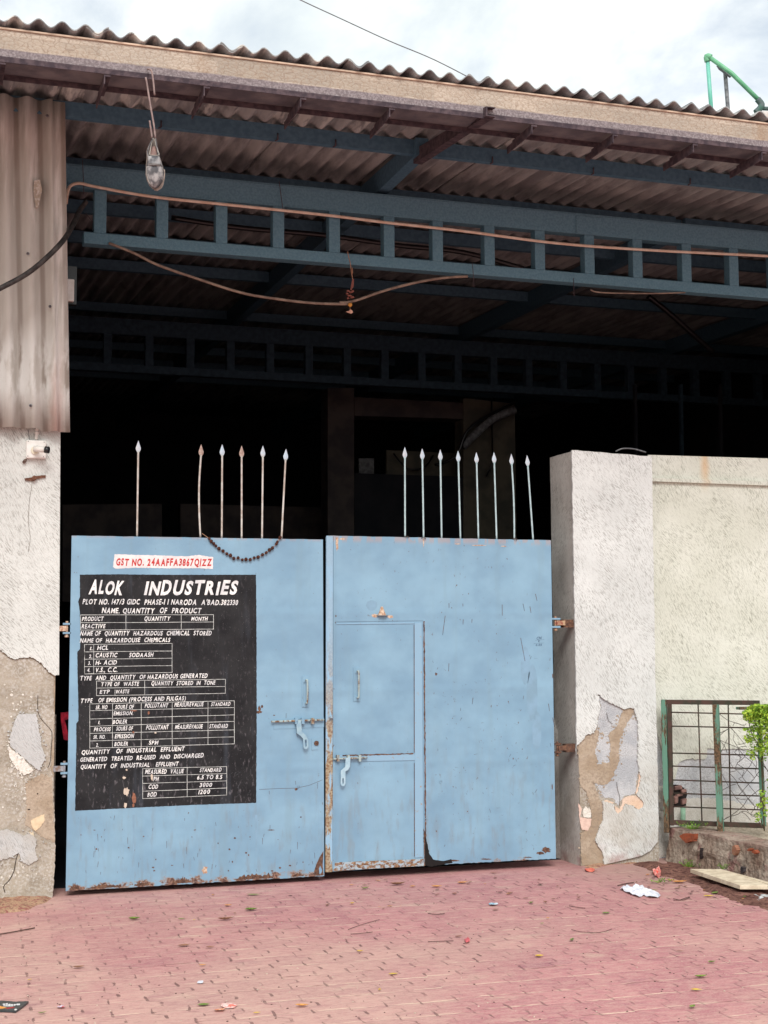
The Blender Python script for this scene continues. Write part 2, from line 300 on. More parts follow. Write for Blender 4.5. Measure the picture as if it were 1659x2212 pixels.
def m_planter():
    t = NT('crumbling_planter_render'); x, y, z = t.sep()
    c = t.mix(t.ramp(t.noise(4, 6), 0.36, 0.62), srgb(132, 112, 98), srgb(170, 156, 142)); c = t.mix(t.ramp(t.noise(7, 6, t.vec(loc=(3, 3, 3))), 0.54, 0.66), c, srgb(142, 108, 102))
    c = t.mix(t.math('MULTIPLY', t.ramp(t.noise(22, 6), 0.54, 0.62), 0.5), c, srgb(96, 76, 66))
    e = t.noise(9, 5)
    c = t.mix(t.ramp(z, 0.22, 0.27, 0, 0.5), c, srgb(176, 150, 140))
    t.bump(t.math('ADD', t.noise(24, 6), t.math('MULTIPLY', e, 2.0)), 1.0, 0.03); return t.done(c, 0.95, None, 0.1)
PLANTER = m_planter()
# --- interlocking pavers
def m_paver():
    t = NT('red_interlocking_pavers'); x, y, z = t.sep()
    wob = t.math('MULTIPLY', t.math('SUBTRACT', t.noise(1.6, 5, None, 0.75), 0.5), 0.075)
    yy = t.math('ADD', y, wob)
    VP = 0.235; UP = 0.178
    skew = t.math('MULTIPLY', yy, -0.04)
    vv = t.math('DIVIDE', yy, VP); fv = t.math('FRACT', t.math('ADD', vv, 100.0))
    # side edge: straight, step sideways, straight, step back
    up = t.math('MULTIPLY', t.math('SUBTRACT', t.math('MINIMUM', t.math('MAXIMUM', fv, 0.16), 0.30), 0.16), 7.14); dn = t.math('MULTIPLY', t.math('SUBTRACT', t.math('MINIMUM', t.math('MAXIMUM', fv, 0.78), 0.86), 0.78), 12.5)
    off = t.math('MULTIPLY', t.math('SUBTRACT', up, dn), 0.055)
    uu = t.math('DIVIDE', t.math('ADD', t.math('ADD', t.math('ADD', x, off), skew), wob), UP)
    fu = t.math('FRACT', t.math('ADD', uu, 100.0)); cu = t.math('FLOOR', uu)
    du = t.math('MULTIPLY', t.math('MINIMUM', fu, t.math('SUBTRACT', 1.0, fu)), UP)
    stag = t.math('MULTIPLY', t.math('FRACT', t.math('MULTIPLY', t.math('SINE', t.math('MULTIPLY', cu, 12.9)), 437.5)), 0.10)
    v3 = t.math('ADD', vv, t.math('ADD', stag, 100.5)); fr = t.math('FRACT', v3); cv = t.math('FLOOR', v3)
    dv = t.math('MULTIPLY', t.math('MINIMUM', fr, t.math('SUBTRACT', 1.0, fr)), VP)
    mk = t.n('ShaderNodeCombineXYZ'); t.set(mk.inputs[0], cu); t.set(mk.inputs[1], cv)
    wn_ = t.n('ShaderNodeTexWhiteNoise', noise_dimensions='2D'); t.set(wn_.inputs['Vector'], mk.outputs[0]); rnd = wn_.outputs['Value']
    big = t.noise(0.55, 4, t.vec(loc=(3.1, 1.7, 0))); left = t.ramp(x, 0.2, 3.4, 0.17, -0.05)
    near = t.ramp(y, -1.2, -4.5, 0.0, 0.10)
    sandf = t.ramp(t.math('ADD', t.math('ADD', big, left), near), 0.44, 0.72)
    pink = t.mix(rnd, srgb(172, 108, 116), srgb(190, 126, 130)); sand = t.mix(rnd, srgb(192, 154, 144), srgb(202, 164, 152))
    c = t.mix(t.math('MULTIPLY', sandf, 0.72), pink, sand)
    stn = t.ramp(t.noise(2.6, 6, t.vec((0.7, 1.3, 1), loc=(1, 5, 0)), 0.62), 0.58, 0.70); c = t.mix(t.math('MULTIPLY', stn, 0.42), c, srgb(140, 88, 104))
    pale = t.ramp(t.noise(3.4, 7, t.vec((0.8, 1.4, 1), loc=(8, 2, 0)), 0.66), 0.56, 0.70); c = t.mix(t.math('MULTIPLY', pale, 0.5), c, srgb(204, 180, 160))
    sp = t.ramp(t.noise(120, 4, t.vec((0.6, 1.3, 1)), 0.7), 0.42, 0.64); c = t.mix(t.math('MULTIPLY', sp, 0.5), c, srgb(200, 170, 160))
    sp2 = t.ramp(t.noise(42, 6, t.vec((0.45, 1.5, 1), loc=(2, 8, 1)), 0.7), 0.50, 0.66); c = t.mix(t.math('MULTIPLY', sp2, 0.38), c, srgb(128, 88, 92))
    dk = t.ramp(t.noise(62, 3, t.vec((0.5, 1.4, 1))), 0.655, 0.70); c = t.mix(t.math('MULTIPLY', dk, 0.55), c, srgb(96, 68, 64))
    mt = t.ramp(t.noise(19, 8, t.vec((0.55, 1.5, 1), loc=(3, 1, 4)), 0.78), 0.42, 0.60); c = t.mix(t.math('MULTIPLY', mt, 0.30), c, srgb(216, 184, 168))
    mt2 = t.ramp(t.noise(7, 8, t.vec((0.6, 1.4, 1), loc=(9, 6, 4)), 0.75), 0.52, 0.64); c = t.mix(t.math('MULTIPLY', mt2, 0.30), c, srgb(150, 96, 108))
    grey = t.math('MULTIPLY', t.ramp(x, 4.2, 5.4), t.ramp(y, -2.2, -0.3)); c = t.mix(t.math('MULTIPLY', grey, 0.6), c, srgb(160, 140, 128))
    brk = t.noise(9, 3)                       # where joints are open or full of sand
    ju = t.math('MULTIPLY', t.math('LESS_THAN', du, t.ramp(brk, 0.36, 0.60, 0.0, 0.0078)), t.ramp(y, 0.3, -0.8))
    jv = t.math('LESS_THAN', dv, t.ramp(t.noise(5, 3, t.vec(loc=(2, 2, 0))), 0.38, 0.60, 0.0, 0.0062))
    c = t.mix(t.math('MULTIPLY', jv, t.ramp(t.noise(0.8, 3, t.vec(loc=(1, 9, 0))), 0.36, 0.6, 0.25, 0.85)), c, t.mix(t.ramp(t.noise(3, 3, t.vec(loc=(6, 2, 0))), 0.52, 0.60), srgb(224, 198, 176), srgb(140, 98, 92)))
    flat = t.math('MAXIMUM', 0.5, t.math('MAXIMUM', t.math('LESS_THAN', t.math('ABSOLUTE', t.math('SUBTRACT', fv, 0.54)), 0.2), t.math('GREATER_THAN', t.math('ABSOLUTE', t.math('SUBTRACT', fv, 0.5)), 0.40)))
    flat = t.math('MULTIPLY', flat, t.ramp(t.noise(13, 3, t.vec(loc=(4, 4, 0))), 0.38, 0.54, 0.3, 0.9))
    c = t.mix(t.math('MULTIPLY', t.math('MULTIPLY', ju, flat), t.ramp(t.noise(0.9, 3, t.vec(loc=(5, 5, 0))), 0.32, 0.56, 0.35, 0.82)), c, srgb(96, 70, 68))
    dmin = t.math('MINIMUM', du, dv); edge = t.ramp(dmin, 0.0, 0.012)
    h = t.math('ADD', t.math('MULTIPLY', edge, 0.35), t.math('ADD', t.math('MULTIPLY', t.noise(130, 4), 0.22), t.math('MULTIPLY', rnd, 0.9)))
    t.bump(h, 0.7, 0.010); return t.done(c, 0.9, None, 0.2)
PAVER = m_paver()

class B:
    def __init__(s): s.bm = bmesh.new()
    def face(s, vs, m=0):
        try:
            f = s.bm.faces.new([s.bm.verts.new(v) for v in vs]); f.material_index = m; return f
        except ValueError: return None
    def box(s, x0, x1, y0, y1, z0, z1, m=0):
        p = [Vector((x, y, z)) for z in (z0, z1) for y in (y0, y1) for x in (x0, x1)]; return s.hexa(p, m)
    def hexa(s, p, m=0):
        v = [s.bm.verts.new(q) for q in p]
        for i in ((0, 2, 3, 1), (4, 5, 7, 6), (0, 1, 5, 4), (2, 6, 7, 3), (0, 4, 6, 2), (1, 3, 7, 5)):
            s.bm.faces.new([v[k] for k in i]).material_index = m
        return s
    def bar(s, a, b, w, h, m=0, up=Vector((0, 0, 1))):
        a, b = Vector(a), Vector(b); d = (b-a).normalized()
        if abs(d.dot(up)) > 0.95: up = Vector((0, 1, 0))
        sx = d.cross(up).normalized(); su = sx.cross(d)
        p = []
        for e in (-1, 1):
            for q in (a, b):
                for f in (-1, 1): p.append(q + sx*(f*w/2) + su*(e*h/2))
        return s.hexa(p, m)
    def tube(s, pts, r, seg=8, m=0, caps=True):
        pts = [Vector(p) for p in pts]; n = len(pts); rr = r if isinstance(r, (list, tuple)) else [r]*n; rings = []
        prev = None
        for i, p in enumerate(pts):
            d = (pts[min(i+1, n-1)]-pts[max(i-1, 0)]).normalized()
            if prev is None:
                a = Vector((0, 0, 1)) if abs(d.z) < 0.9 else Vector((0, 1, 0)); x = d.cross(a).normalized()
            else: x = (prev - d*prev.dot(d)).normalized()
            prev = x; y = d.cross(x)
            rings.append([s.bm.verts.new(p + (x*cos(2*pi*k/seg) + y*sin(2*pi*k/seg))*rr[i]) for k in range(seg)])
        for i in range(n-1):
            for k in range(seg):
                f = s.bm.faces.new([rings[i][k], rings[i][(k+1) % seg], rings[i+1][(k+1) % seg], rings[i+1][k]]); f.material_index = m; f.smooth = True
        if caps:
            for rg in (rings[0][::-1], rings[-1]): s.bm.faces.new(rg).material_index = m
        return s
    def prism(s, outline, holes, dvec, m=0):   # outline and holes: 3D points; extruded by dvec
        loops = [[Vector(p) for p in l] for l in [outline]+list(holes)]
        flat = [p for l in loops for p in l]; tris = tessellate_polygon(loops); dv = Vector(dvec)
        a = [s.bm.verts.new(p) for p in flat]; b = [s.bm.verts.new(p+dv) for p in flat]
        for t in tris:
            for vv, rv in ((a, False), (b, True)):
                q = [vv[i] for i in t]
                try: s.bm.faces.new(q[::-1] if rv else q).material_index = m
                except ValueError: pass
        i0 = 0
        for l in loops:
            n = len(l)
            for i in range(n):
                j = (i+1) % n
                try: s.bm.faces.new([a[i0+i], a[i0+j], b[i0+j], b[i0+i]]).material_index = m
                except ValueError: pass
            i0 += n
        return s
    def ball(s, c, r, m=0, sub=2, sc=(1, 1, 1), jit=0.0):
        q = bmesh.ops.create_icosphere(s.bm, subdivisions=sub, radius=1.0)
        for v in q['verts']:
            k = 1 + random.uniform(-jit, jit); v.co = Vector(c) + Vector((v.co.x*sc[0], v.co.y*sc[1], v.co.z*sc[2]))*r*k
            for f in v.link_faces: f.material_index = m; f.smooth = True
        return s
    def build(s, name, mats, parent=None, bevel=0.0):
        if not isinstance(mats, (list, tuple)): mats = [mats]
        bmesh.ops.recalc_face_normals(s.bm, faces=s.bm.faces)
        if parent is not None:
            L0 = wloc(parent)
            for v in s.bm.verts: v.co -= L0
        me = bpy.data.meshes.new(name); s.bm.to_mesh(me); s.bm.free()
        for k in mats: me.materials.append(k)
        o = bpy.data.objects.new(name, me); COL.objects.link(o); o.parent = parent
        if bevel:
            md = o.modifiers.new('bevel', 'BEVEL'); md.width = bevel; md.segments = 2; md.limit_method = 'ANGLE'
        return o
def wloc(o):
    v = Vector((0, 0, 0))
    while o is not None: v += o.location; o = o.parent
    return v
def tag(o, label=None, cat=None, group=None, kind=None):
    if label: o['label'] = label
    if cat: o['category'] = cat
    if group: o['group'] = group
    if kind: o['kind'] = kind
    return o
def thing(name, loc, label, cat, group=None):
    o = bpy.data.objects.new(name, None); COL.objects.link(o); o.location = loc; o.empty_display_size = 0.1
    return tag(o, label, cat, group)
def recentre(o):        # put a single-mesh thing's origin at its base centre
    vs_ = [v.co for v in o.data.vertices]
    c = Vector((sum(v.x for v in vs_)/len(vs_), sum(v.y for v in vs_)/len(vs_), min(v.z for v in vs_)))
    for v in o.data.vertices: v.co -= c
    o.location = c; return o
def rough(pts, step, amp, seed=1, closed=True):
    rng = random.Random(seed); out = []; n = len(pts)
    for i in range(n if closed else n-1):
        a, b = pts[i], pts[(i+1) % n]; d = math.dist(a, b); k = max(1, int(d/step))
        for j in range(k):
            t = j/k; jx = rng.uniform(-amp, amp) if j else rng.uniform(-amp, amp)*0.5; jy = rng.uniform(-amp, amp) if j else rng.uniform(-amp, amp)*0.5
            out.append((a[0]+(b[0]-a[0])*t+jx, a[1]+(b[1]-a[1])*t+jy))
    if not closed: out.append(pts[-1])
    return out
def smoothpath(pts, n=6):
    P = [Vector(p) for p in pts]; out = []
    for i in range(len(P)-1):
        p0 = P[max(i-1, 0)]; p1 = P[i]; p2 = P[i+1]; p3 = P[min(i+2, len(P)-1)]
        for j in range(n):
            t = j/n; out.append(0.5*((2*p1)+(p2-p0)*t+(2*p0-5*p1+4*p2-p3)*t*t+(3*p1-p0-3*p2+p3)*t**3))
    out.append(P[-1]); return out
def blob(cx, cy, rx, ry, seed, n=18, j=0.35):
    rng = random.Random(seed); return [(cx+rx*cos(2*pi*k/n)*(1+rng.uniform(-j, j)), cy+ry*sin(2*pi*k/n)*(1+rng.uniform(-j, j))) for k in range(n)]

# ------------------------------------------------------------------ ground and yard floor
g = B()
g.face([(-60, -60, 0), (80, -60, 0), (80, 0.55, 0), (-60, 0.55, 0)])
g.face([(-60, 0.55, 0), (80, 0.55, 0), (80, 120, 0), (-60, 120, 0)], 0)
tag(g.build('ground', PAVER), 'red interlocking paving in front of the blue gate', None, None, 'structure')
tag(B().box(-4.0, 11.0, 0.35, 15.9, -0.1, 0.004).build('yard_floor', DARKIN), 'floor inside the shed, its shade put into the dark colour', None, None, 'structure')  # floor sheet coloured near black as interior shade, also stops bounce

# ------------------------------------------------------------------ shed: roof, gutter, girders, inner walls
ROOF_Y0, ROOF_S = -1.88, 0.050
def roofz(y): return 5.257 + 0.05*(y+0.63) if y < 0.6 else 5.3185 + 0.030*(y-0.6)
shed = thing('factory_shed', (3.3, 5.0, 0), 'open fronted shed with corrugated roof, teal girders and a dark interior', 'shed')
PITCHW = 0.1318; AMP = 0.0215
crest0 = at(32, 68, ROOF_Y0).x
SK = tan(rad(1.6))
def roof_sheet(x0, nw, y0, y1, dz, part=True):
    b = B(); nseg = nw*10; ys = [y0 + (y1-y0)*k/6 for k in range(7)]
    V = {}
    for side in (0, 1):
        for i in range(nseg+1):
            xx = x0 + PITCHW*i/10
            for j, y in enumerate(ys):
                wv = AMP*cos(2*pi*(i/10))          # x0 always starts on a crest
                V[side, i, j] = b.bm.verts.new((xx + SK*(y-ROOF_Y0)*-1, y, roofz(y) + AMP + wv + dz + side*0.007))
    for i in range(nseg):
        for j in range(6):
            for side in (0, 1):
                q = [V[side, i, j], V[side, i+1, j], V[side, i+1, j+1], V[side, i, j+1]]
                f = b.bm.faces.new(q if side else q[::-1]); f.smooth = True
    for i in range(nseg):
        for j in (0, 6): b.bm.faces.new([V[0, i, j], V[0, i+1, j], V[1, i+1, j], V[1, i, j]])
    for j in range(6):
        for i in (0, nseg): b.bm.faces.new([V[0, i, j], V[0, i, j+1], V[1, i, j+1], V[1, i, j]])
    return b
k0 = -22
for s_i in range(17):
    xs = crest0 + PITCHW*(3 + (s_i-4)*6)
    roof_sheet(xs, 7, ROOF_Y0 + random.uniform(-0.012, 0.006), 1.35, 0.0085*(s_i % 2)).build('roof_sheet', ROOF, shed)
    if s_i % 1 == 0: roof_sheet(xs+0.004, 7, 1.15, 15.5, 0.0085*(s_i % 2)+0.016).build('roof_sheet', ROOF, shed)
# gutter
gx0, gx1 = -3.5, 10.5
GY = -1.85
b = B(); b.box(gx0, gx1, GY, GY+0.014, 5.018, 5.176); gut = b.build('gutter', FASCIA, shed)
B().box(gx0, gx1, GY+0.0145, GY+0.29, 5.019, 5.033).box(gx0, gx1, GY+0.276, GY+0.29, 5.0335, 5.15).build('gutter_trough', simple('stained_trough', srgb(116, 112, 114), srgb(86, 84, 90), 5, 0.9, 0.1, 0.4), gut)
B().box(gx0, gx1, GY-0.010, GY+0.0, 5.1765, 5.186).build('gutter_lip', simple('gutter_lip_cement', srgb(206, 182, 160), None, 10), gut)
for yy in (GY-0.004, GY+0.262):
    B().box(gx0, gx1, yy, yy+0.036, 5.006, 5.0175).box(gx0, gx1, yy, yy+0.006, 4.985, 5.0055).build('gutter_rail', RSTEEL, gut)
for pxx, pyy in ((5, 122), (232, 153), (447, 183), (655, 212), (847, 236), (1154, 272), (1329, 291), (1502, 306), (1650, 322), (-220, 90), (1830, 330)):
    X = at(pxx, pyy, GY).x
    B().box(X-0.019, X+0.019, GY+0.0, GY+0.31, 4.972, 4.9845).box(X-0.019, X-0.012, GY+0.0, GY+0.40, 4.925, 4.9715).build('gutter_bracket', RSTEEL, gut)
# rafters (deep tapered beams), with rusty stub under the gutter
def rafter(X, stub, inner=False):
    b = B(); wd = 0.09
    ys = [(-0.72, 5.13), (0.12, 5.135), (15.4, 5.50)] if not inner else [(0.68, 5.16), (15.4, 5.50)]
    for (ya, za), (yb, zb) in zip(ys, ys[1:]):
        p = []
        for zz in (0, 1):
            for (y, z) in ((ya, za), (yb, zb)):
                for xx in (X, X+wd): p.append((xx, y, z if not zz else min(roofz(y)-0.002, 9)))
        b.hexa([Vector(q) for q in p])
    r = b.build('rafter', NAVY, shed)
    if stub:
        b = B()
        a0, a1 = -0.60, -1.90
        for (xa, xb, h0, h1) in ((0.006, 0.014, 0.0, 0.10), (0.0145, 0.07, 0.0, 0.008), (0.0145, 0.07, 0.092, 0.10)):
            p = []
            for zz in (h0, h1):
                for (y, z) in ((a0, 5.10), (a1, 4.985)):
                    for xx in (xa, xb): p.append(Vector((X+0.012+xx+(0.03 if y == a1 else 0), y, z+zz*(0.62 if y == a1 else 1))))
            b.hexa(p)
        b.build('stub_channel', RSTEEL, r)
    return r
rafter(0.30, False); rafter(3.265, True); rafter(6.10, False, True); rafter(8.9, False, True)
# purlins
def purlin(y, h=0.10, x0=-3.4, x1=10.4, mat=NAVY, gap=0.001):
    z = roofz(y)-gap; o = B().box(x0, x1, y, y+0.05, z-h, z).build('purlin', mat, shed); return o
for xa, xb in ((-3.4, 3.264), (3.356, 6.099), (6.191, 10.4)):
    for yy in (0.62, 1.75, 2.75, 3.75): purlin(yy, 0.105, xa, xb)
    for yy in (5.8, 7.0, 8.2, 9.4, 10.6): purlin(yy, 0.10, xa, xb)
purlin(-0.66, 0.105, -3.4, 3.264); purlin(-0.66, 0.105, 3.356, 10.4)
for pxx, pyy in ((348, 275), (600, 305), (725, 320), (1064, 360), (1282, 380), (1491, 402)):      # hook bolts
    p = at(pxx, pyy, -0.665); B().tube([(p.x, -0.668, 5.145), (p.x, -0.668, 5.19)], 0.005, 6).tube([(p.x-0.02, -0.668, 5.135), (p.x, -0.668, 5.145)], 0.005, 6).build('hook_bolt', RSTEEL, shed)
# lattice girders
SHADEG = simple('shade_dark_girder_paint', srgb(50, 68, 80), srgb(38, 52, 64), 20, 0.8, 0.2, 0.3)  # girder paint darkened: the dim interior's shade is put into the colour
def girder(Y, xs, xl0, xt0, x1, zt=(4.93, 5.10), zb=(4.53, 4.613), TEAL=TEAL):
    b = B().box(xt0, x1, Y, Y+0.09, zt[0], zt[1]).box(xt0, x1, Y-0.006, Y-0.0005, zt[1]-0.022, zt[1]-0.014)
    if Y < 1:
        X = at(1244, 490, Y).x; b.box(X, X+0.22, Y-0.008, Y-0.0008, zt[0]+0.002, zt[1]-0.026)
    gd = b.build('lattice_girder', TEAL, shed, 0.004)
    B().box(xl0, x1, Y, Y+0.10, zb[0], zb[1]).build('bottom_chord', TEAL, gd, 0.004)
    for X in xs:
        B().box(X-0.043, X+0.043, Y+0.002, Y+0.088, zb[1]+0.0005, zt[0]-0.0005).build('girder_post', TEAL, gd, 0.003)
    return gd
GY1 = 0.12
px_posts = [217, 351, 479, 602, 723, 841, 946, 1058, 1167, 1274, 1378, 1484, 1586]
xs = [at(p, 455 + (p-217)*0.095, GY1).x for p in px_posts] + [6.75, 7.15]
girder(GY1, xs, at(181, 500, GY1).x, 0.2, 10.2)
girder(4.9, [0.50 + 0.437*k for k in range(22)], 0.2, 0.2, 10.2, TEAL=SHADEG)
# inner walls
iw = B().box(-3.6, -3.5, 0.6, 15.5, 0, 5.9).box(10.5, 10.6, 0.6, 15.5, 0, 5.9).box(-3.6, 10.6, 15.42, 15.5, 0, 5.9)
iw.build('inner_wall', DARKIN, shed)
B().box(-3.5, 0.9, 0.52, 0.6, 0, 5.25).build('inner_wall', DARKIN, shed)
B().box(0.10, 0.18, 0.6, 15.4, 0, 5.6).build('inner_wall', DARKIN, shed)  # side wall added close behind the pillar to keep the interior dark
B().box(7.6, 10.6, 0.45, 0.53, 3.2, 5.25).build('added_light_blocker', WALLSHEET, shed)  # unseen wall added outside the frame to cut light into the shed
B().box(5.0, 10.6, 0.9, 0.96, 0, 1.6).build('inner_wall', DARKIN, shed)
# masonry bay deep inside
YB = 6.3
def ib(name, pts, mat, dep, y=YB):
    o = [at(px_, py_, y) for px_, py_ in pts]; return B().prism(o, [], (0, dep, 0)).build(name, mat, shed)
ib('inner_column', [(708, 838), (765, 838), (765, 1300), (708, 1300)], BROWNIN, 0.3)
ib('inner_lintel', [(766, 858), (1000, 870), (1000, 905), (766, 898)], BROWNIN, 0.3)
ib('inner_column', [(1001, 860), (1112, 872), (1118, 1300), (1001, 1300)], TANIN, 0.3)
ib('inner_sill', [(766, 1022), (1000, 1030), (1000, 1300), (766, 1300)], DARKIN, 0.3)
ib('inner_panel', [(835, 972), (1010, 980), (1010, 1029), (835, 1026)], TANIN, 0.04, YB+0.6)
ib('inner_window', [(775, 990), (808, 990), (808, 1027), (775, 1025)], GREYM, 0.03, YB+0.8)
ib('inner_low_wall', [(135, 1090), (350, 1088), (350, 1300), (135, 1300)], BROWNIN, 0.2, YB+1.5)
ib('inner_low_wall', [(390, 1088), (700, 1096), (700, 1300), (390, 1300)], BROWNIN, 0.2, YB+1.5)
pb = B(); pb.tube(smoothpath([at(1000, 965, YB-0.25), at(1030, 935, YB-0.3), at(1065, 905, YB-0.3), at(1112, 885, YB-0.3)]), 0.05, 10)
pb.build('inner_duct', GREYM, shed)
B().tube(smoothpath([at(940, 1005, YB-0.2), at(985, 985, YB-0.35), at(1010, 930, YB-0.4), at(1060, 895, YB-0.4), at(1112, 870, YB-0.3)]), 0.02, 8).build('inner_cable', BPLAS, shed)
B().tube(smoothpath([at(850, 980, YB+0.5), at(880, 1012, YB+0.4), at(915, 1010, YB+0.4), at(935, 985, YB+0.5)]), 0.012, 6).build('inner_cable', BPLAS, shed)
B().tube([at(1062, 860, YB-0.1), at(1064, 1000, YB-0.1), at(1050, 1030, YB-0.1)], 0.012, 6).build('inner_cable', BPLAS, shed)
for pxx in (1371, 1470, 1555):
    ib('inner_mullion', [(pxx, 830), (pxx+5, 830), (pxx+8, 1000), (pxx+3, 1000)], SHADEG if pxx > 1460 and pxx < 1500 else DARKIN, 0.05, 4.0)
B().tube(smoothpath([at(1400, 640, 3.0), at(1450, 680, 3.0), at(1500, 725, 3.0), at(1540, 760, 3.0)]), 0.03, 8).build('inner_hose', BPLAS, shed)
B().tube(smoothpath([at(370, 470, 1.2), at(520, 492, 1.2), at(700, 508, 1.2), at(860, 530, 1.2), at(1000, 545, 1.2), at(1130, 580, 1.2)]), 0.022, 8).build('inner_hose', BPLAS, shed)

# corrugated side sheet over the left pillar, leaning out to meet the roof
def lean(z): return -0.61*(z-3.142)/2.1
SHX = 0.953 - at(141, 212, -0.71).x
def shp(px_, py_):
    Y = -0.1
    for _ in range(8): Y = -0.132 + lean(at(px_, py_, Y).z)
    return at(px_, py_, Y)
b = B(); Xr = 0.953; nseg = 110; x0 = Xr - 0.15*11; P2 = 0.15
V = {}
rng = random.Random(5)
zbot = [3.142 + 0.012 + (0.010*noise.noise(Vector((i*0.11, 0, 0)))) for i in range(nseg+1)]
for sd_ in (0, 1):
    for i in range(nseg+1):
        X = x0 + P2*i/10; yv = -0.10 + 0.030*cos(2*pi*i/10 + 0.6)
        if i > 104: yv = -0.088
        zb_ = zbot[i]
        if i > 96: zb_ = 3.139
        for j in range(9):
            z = zb_ + (5.232 - zb_)*j/8
            V[sd_, i, j] = b.bm.verts.new((X - SHX*(z-3.142)/2.1, yv + lean(z) + sd_*0.007, z))
for i in range(nseg):
    for j in range(8):
        for sd_ in (0, 1):
            f = b.bm.faces.new([V[sd_, i, j], V[sd_, i+1, j], V[sd_, i+1, j+1], V[sd_, i, j+1]]); f.smooth = True
    for j in (0, 8): b.bm.faces.new([V[0, i, j], V[0, i+1, j], V[1, i+1, j], V[1, i, j]])
for j in range(8):
    for i in (0, nseg): b.bm.faces.new([V[0, i, j], V[0, i, j+1], V[1, i, j+1], V[1, i, j]])
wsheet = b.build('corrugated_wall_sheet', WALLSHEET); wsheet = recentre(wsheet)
tag(wsheet, 'stained corrugated cement sheet standing above the left pillar, under the roof', 'wall sheet')
for pxx, pyy in ((60, 548), (108, 662), (66, 876), (102, 250)):
    p = shp(pxx, pyy); B().ball(p, 0.011, 0, 2, (1, 0.4, 1)).ball(p+Vector((0, -0.006, 0)), 0.006, 1, 1).build('sheet_bolt', [GREYM, RSTEEL], wsheet)
p0 = [shp(a, c) for a, c in ((74, 390), (86, 388), (91, 410), (83, 448), (78, 450), (72, 412))]
B().prism(p0, [], (0, 0.012, 0)).build('cement_patch', BARE, wsheet)

# ------------------------------------------------------------------ left gate pillar
lp = thing('gate_pillar', (0.3, 0.25, 0), 'left gate pillar with crumbling lower plaster, below the corrugated sheet', 'pillar', None)
lp_core = B().box(-0.9, 0.889, 0.012, 0.5, -0.02, 3.3).build('pillar_core', MUD, lp)
C6 = crop(0, 2500, 2.0109)
FX = [0, 114]
def plate(name, pts, y, th, mat, parent, step=3, amp=1.0, seed=1, holes=(), label=None, flakes=0):
    o = [at(a, c, y) for a, c in rough(pts, step, amp, seed)]
    hs = [[at(a, c, y) for a, c in rough(h, step, amp, seed+5)] for h in holes]
    bb = B().prism(o, hs, (0, th, 0))
    if flakes:
        rf_ = random.Random(seed+99)
        for (a, c) in rough(pts, 5, 0, seed):
            for _ in range(flakes):
                q = (a+rf_.gauss(0, 5), c+rf_.gauss(0, 5))
                if not (FX[0] < q[0] < FX[1]): continue
                rr_ = rf_.uniform(0.5, 2.2)
                bb.prism([at(u, v, y-rf_.uniform(0.0003, 0.0015)) for u, v in blob(q[0], q[1], rr_*rf_.uniform(0.6, 1.5), rr_, int(q[0]*7+q[1]), 7, 0.35)], [], (0, th, 0))
    ob = bb.build(name, mat, parent)
    if label: ob['label'] = label
    return ob
edge = [C6(*p) for p in [(0, 115), (80, 185), (110, 190), (170, 184), (235, 172), (300, 205), (335, 235), (345, 250), (400, 300), (430, 322), (468, 318)]]
top = [(130.5, 935), (131, 905), (-60, 905), (-60, 1400)]
o = [at(a, c, -0.008) for a, c in rough(edge, 2.5, 1.6, 3, False)] + [at(a, c, -0.008) for a, c in top]
B().prism(o, [], (0, 0.0195, 0)).build('plaster_skin', PLASTER_L, lp)
o_ = [(-60, 1410)]+edge[:]+[(127, 1700), (124, 1850), (118, 1944), (-60, 1990)]
plate('bare_render', [C6(*p) for p in [(-120, 150), (0, 130), (80, 195), (235, 185), (300, 215), (400, 315), (432, 340), (424, 420), (425, 470), (432, 700), (405, 900), (400, 1060), (420, 1130), (425, 1300), (434, 1500), (438, 1700), (430, 1900), (415, 2080), (-120, 2140)]], 0.006, 0.0057, BARE, lp, 4, 1.2, 4)
plate('paint_patch', [C6(*p) for p in [(150, 625), (290, 628), (300, 700), (335, 900), (362, 960), (340, 1020), (310, 1075), (180, 968), (82, 880), (80, 800), (115, 680)]], -0.004, 0.0098, OLDSKIN, lp, 3, 1.2, 5, flakes=1)
plate('paint_patch', [C6(*p) for p in [(62, 860), (90, 905), (180, 972), (268, 1078), (240, 1095), (195, 1112), (130, 1062), (75, 965)]], -0.002, 0.0078, WHITEWASH, lp, 3, 1.2, 6, flakes=2)
plate('paint_patch', [C6(*p) for p in [(-60, 1560), (60, 1540), (190, 1590), (240, 1570), (290, 1620), (280, 1700), (300, 1780), (230, 1825), (180, 1802), (150, 1725), (100, 1760), (0, 1785), (-60, 1790)]], -0.004, 0.0098, OLDSKIN, lp, 3, 1.3, 7, flakes=1)
plate('paint_patch', [C6(*p) for p in [(245, 1470), (300, 1440), (352, 1420), (355, 1470), (320, 1520), (280, 1553), (252, 1520)]], -0.001, 0.0068, simple('cream_flake', srgb(222, 200, 168), srgb(206, 184, 152), 30), lp, 3, 0.8, 8)
plate('paint_patch', [C6(*p) for p in [(230, 1560), (262, 1555), (272, 1600), (240, 1590)]], -0.001, 0.0068, simple('cream_flake_small', srgb(222, 206, 178), None, 30), lp, 3, 0.6, 9)
plate('paint_patch', [C6(*p) for p in [(200, 1180), (320, 1100), (410, 1130), (420, 1300), (430, 1500), (432, 1640), (330, 1600), (280, 1560), (200, 1500), (210, 1380)]], 0.003, 0.0028, MUD, lp, 3, 1.8, 10, flakes=1)
rngp = random.Random(2)
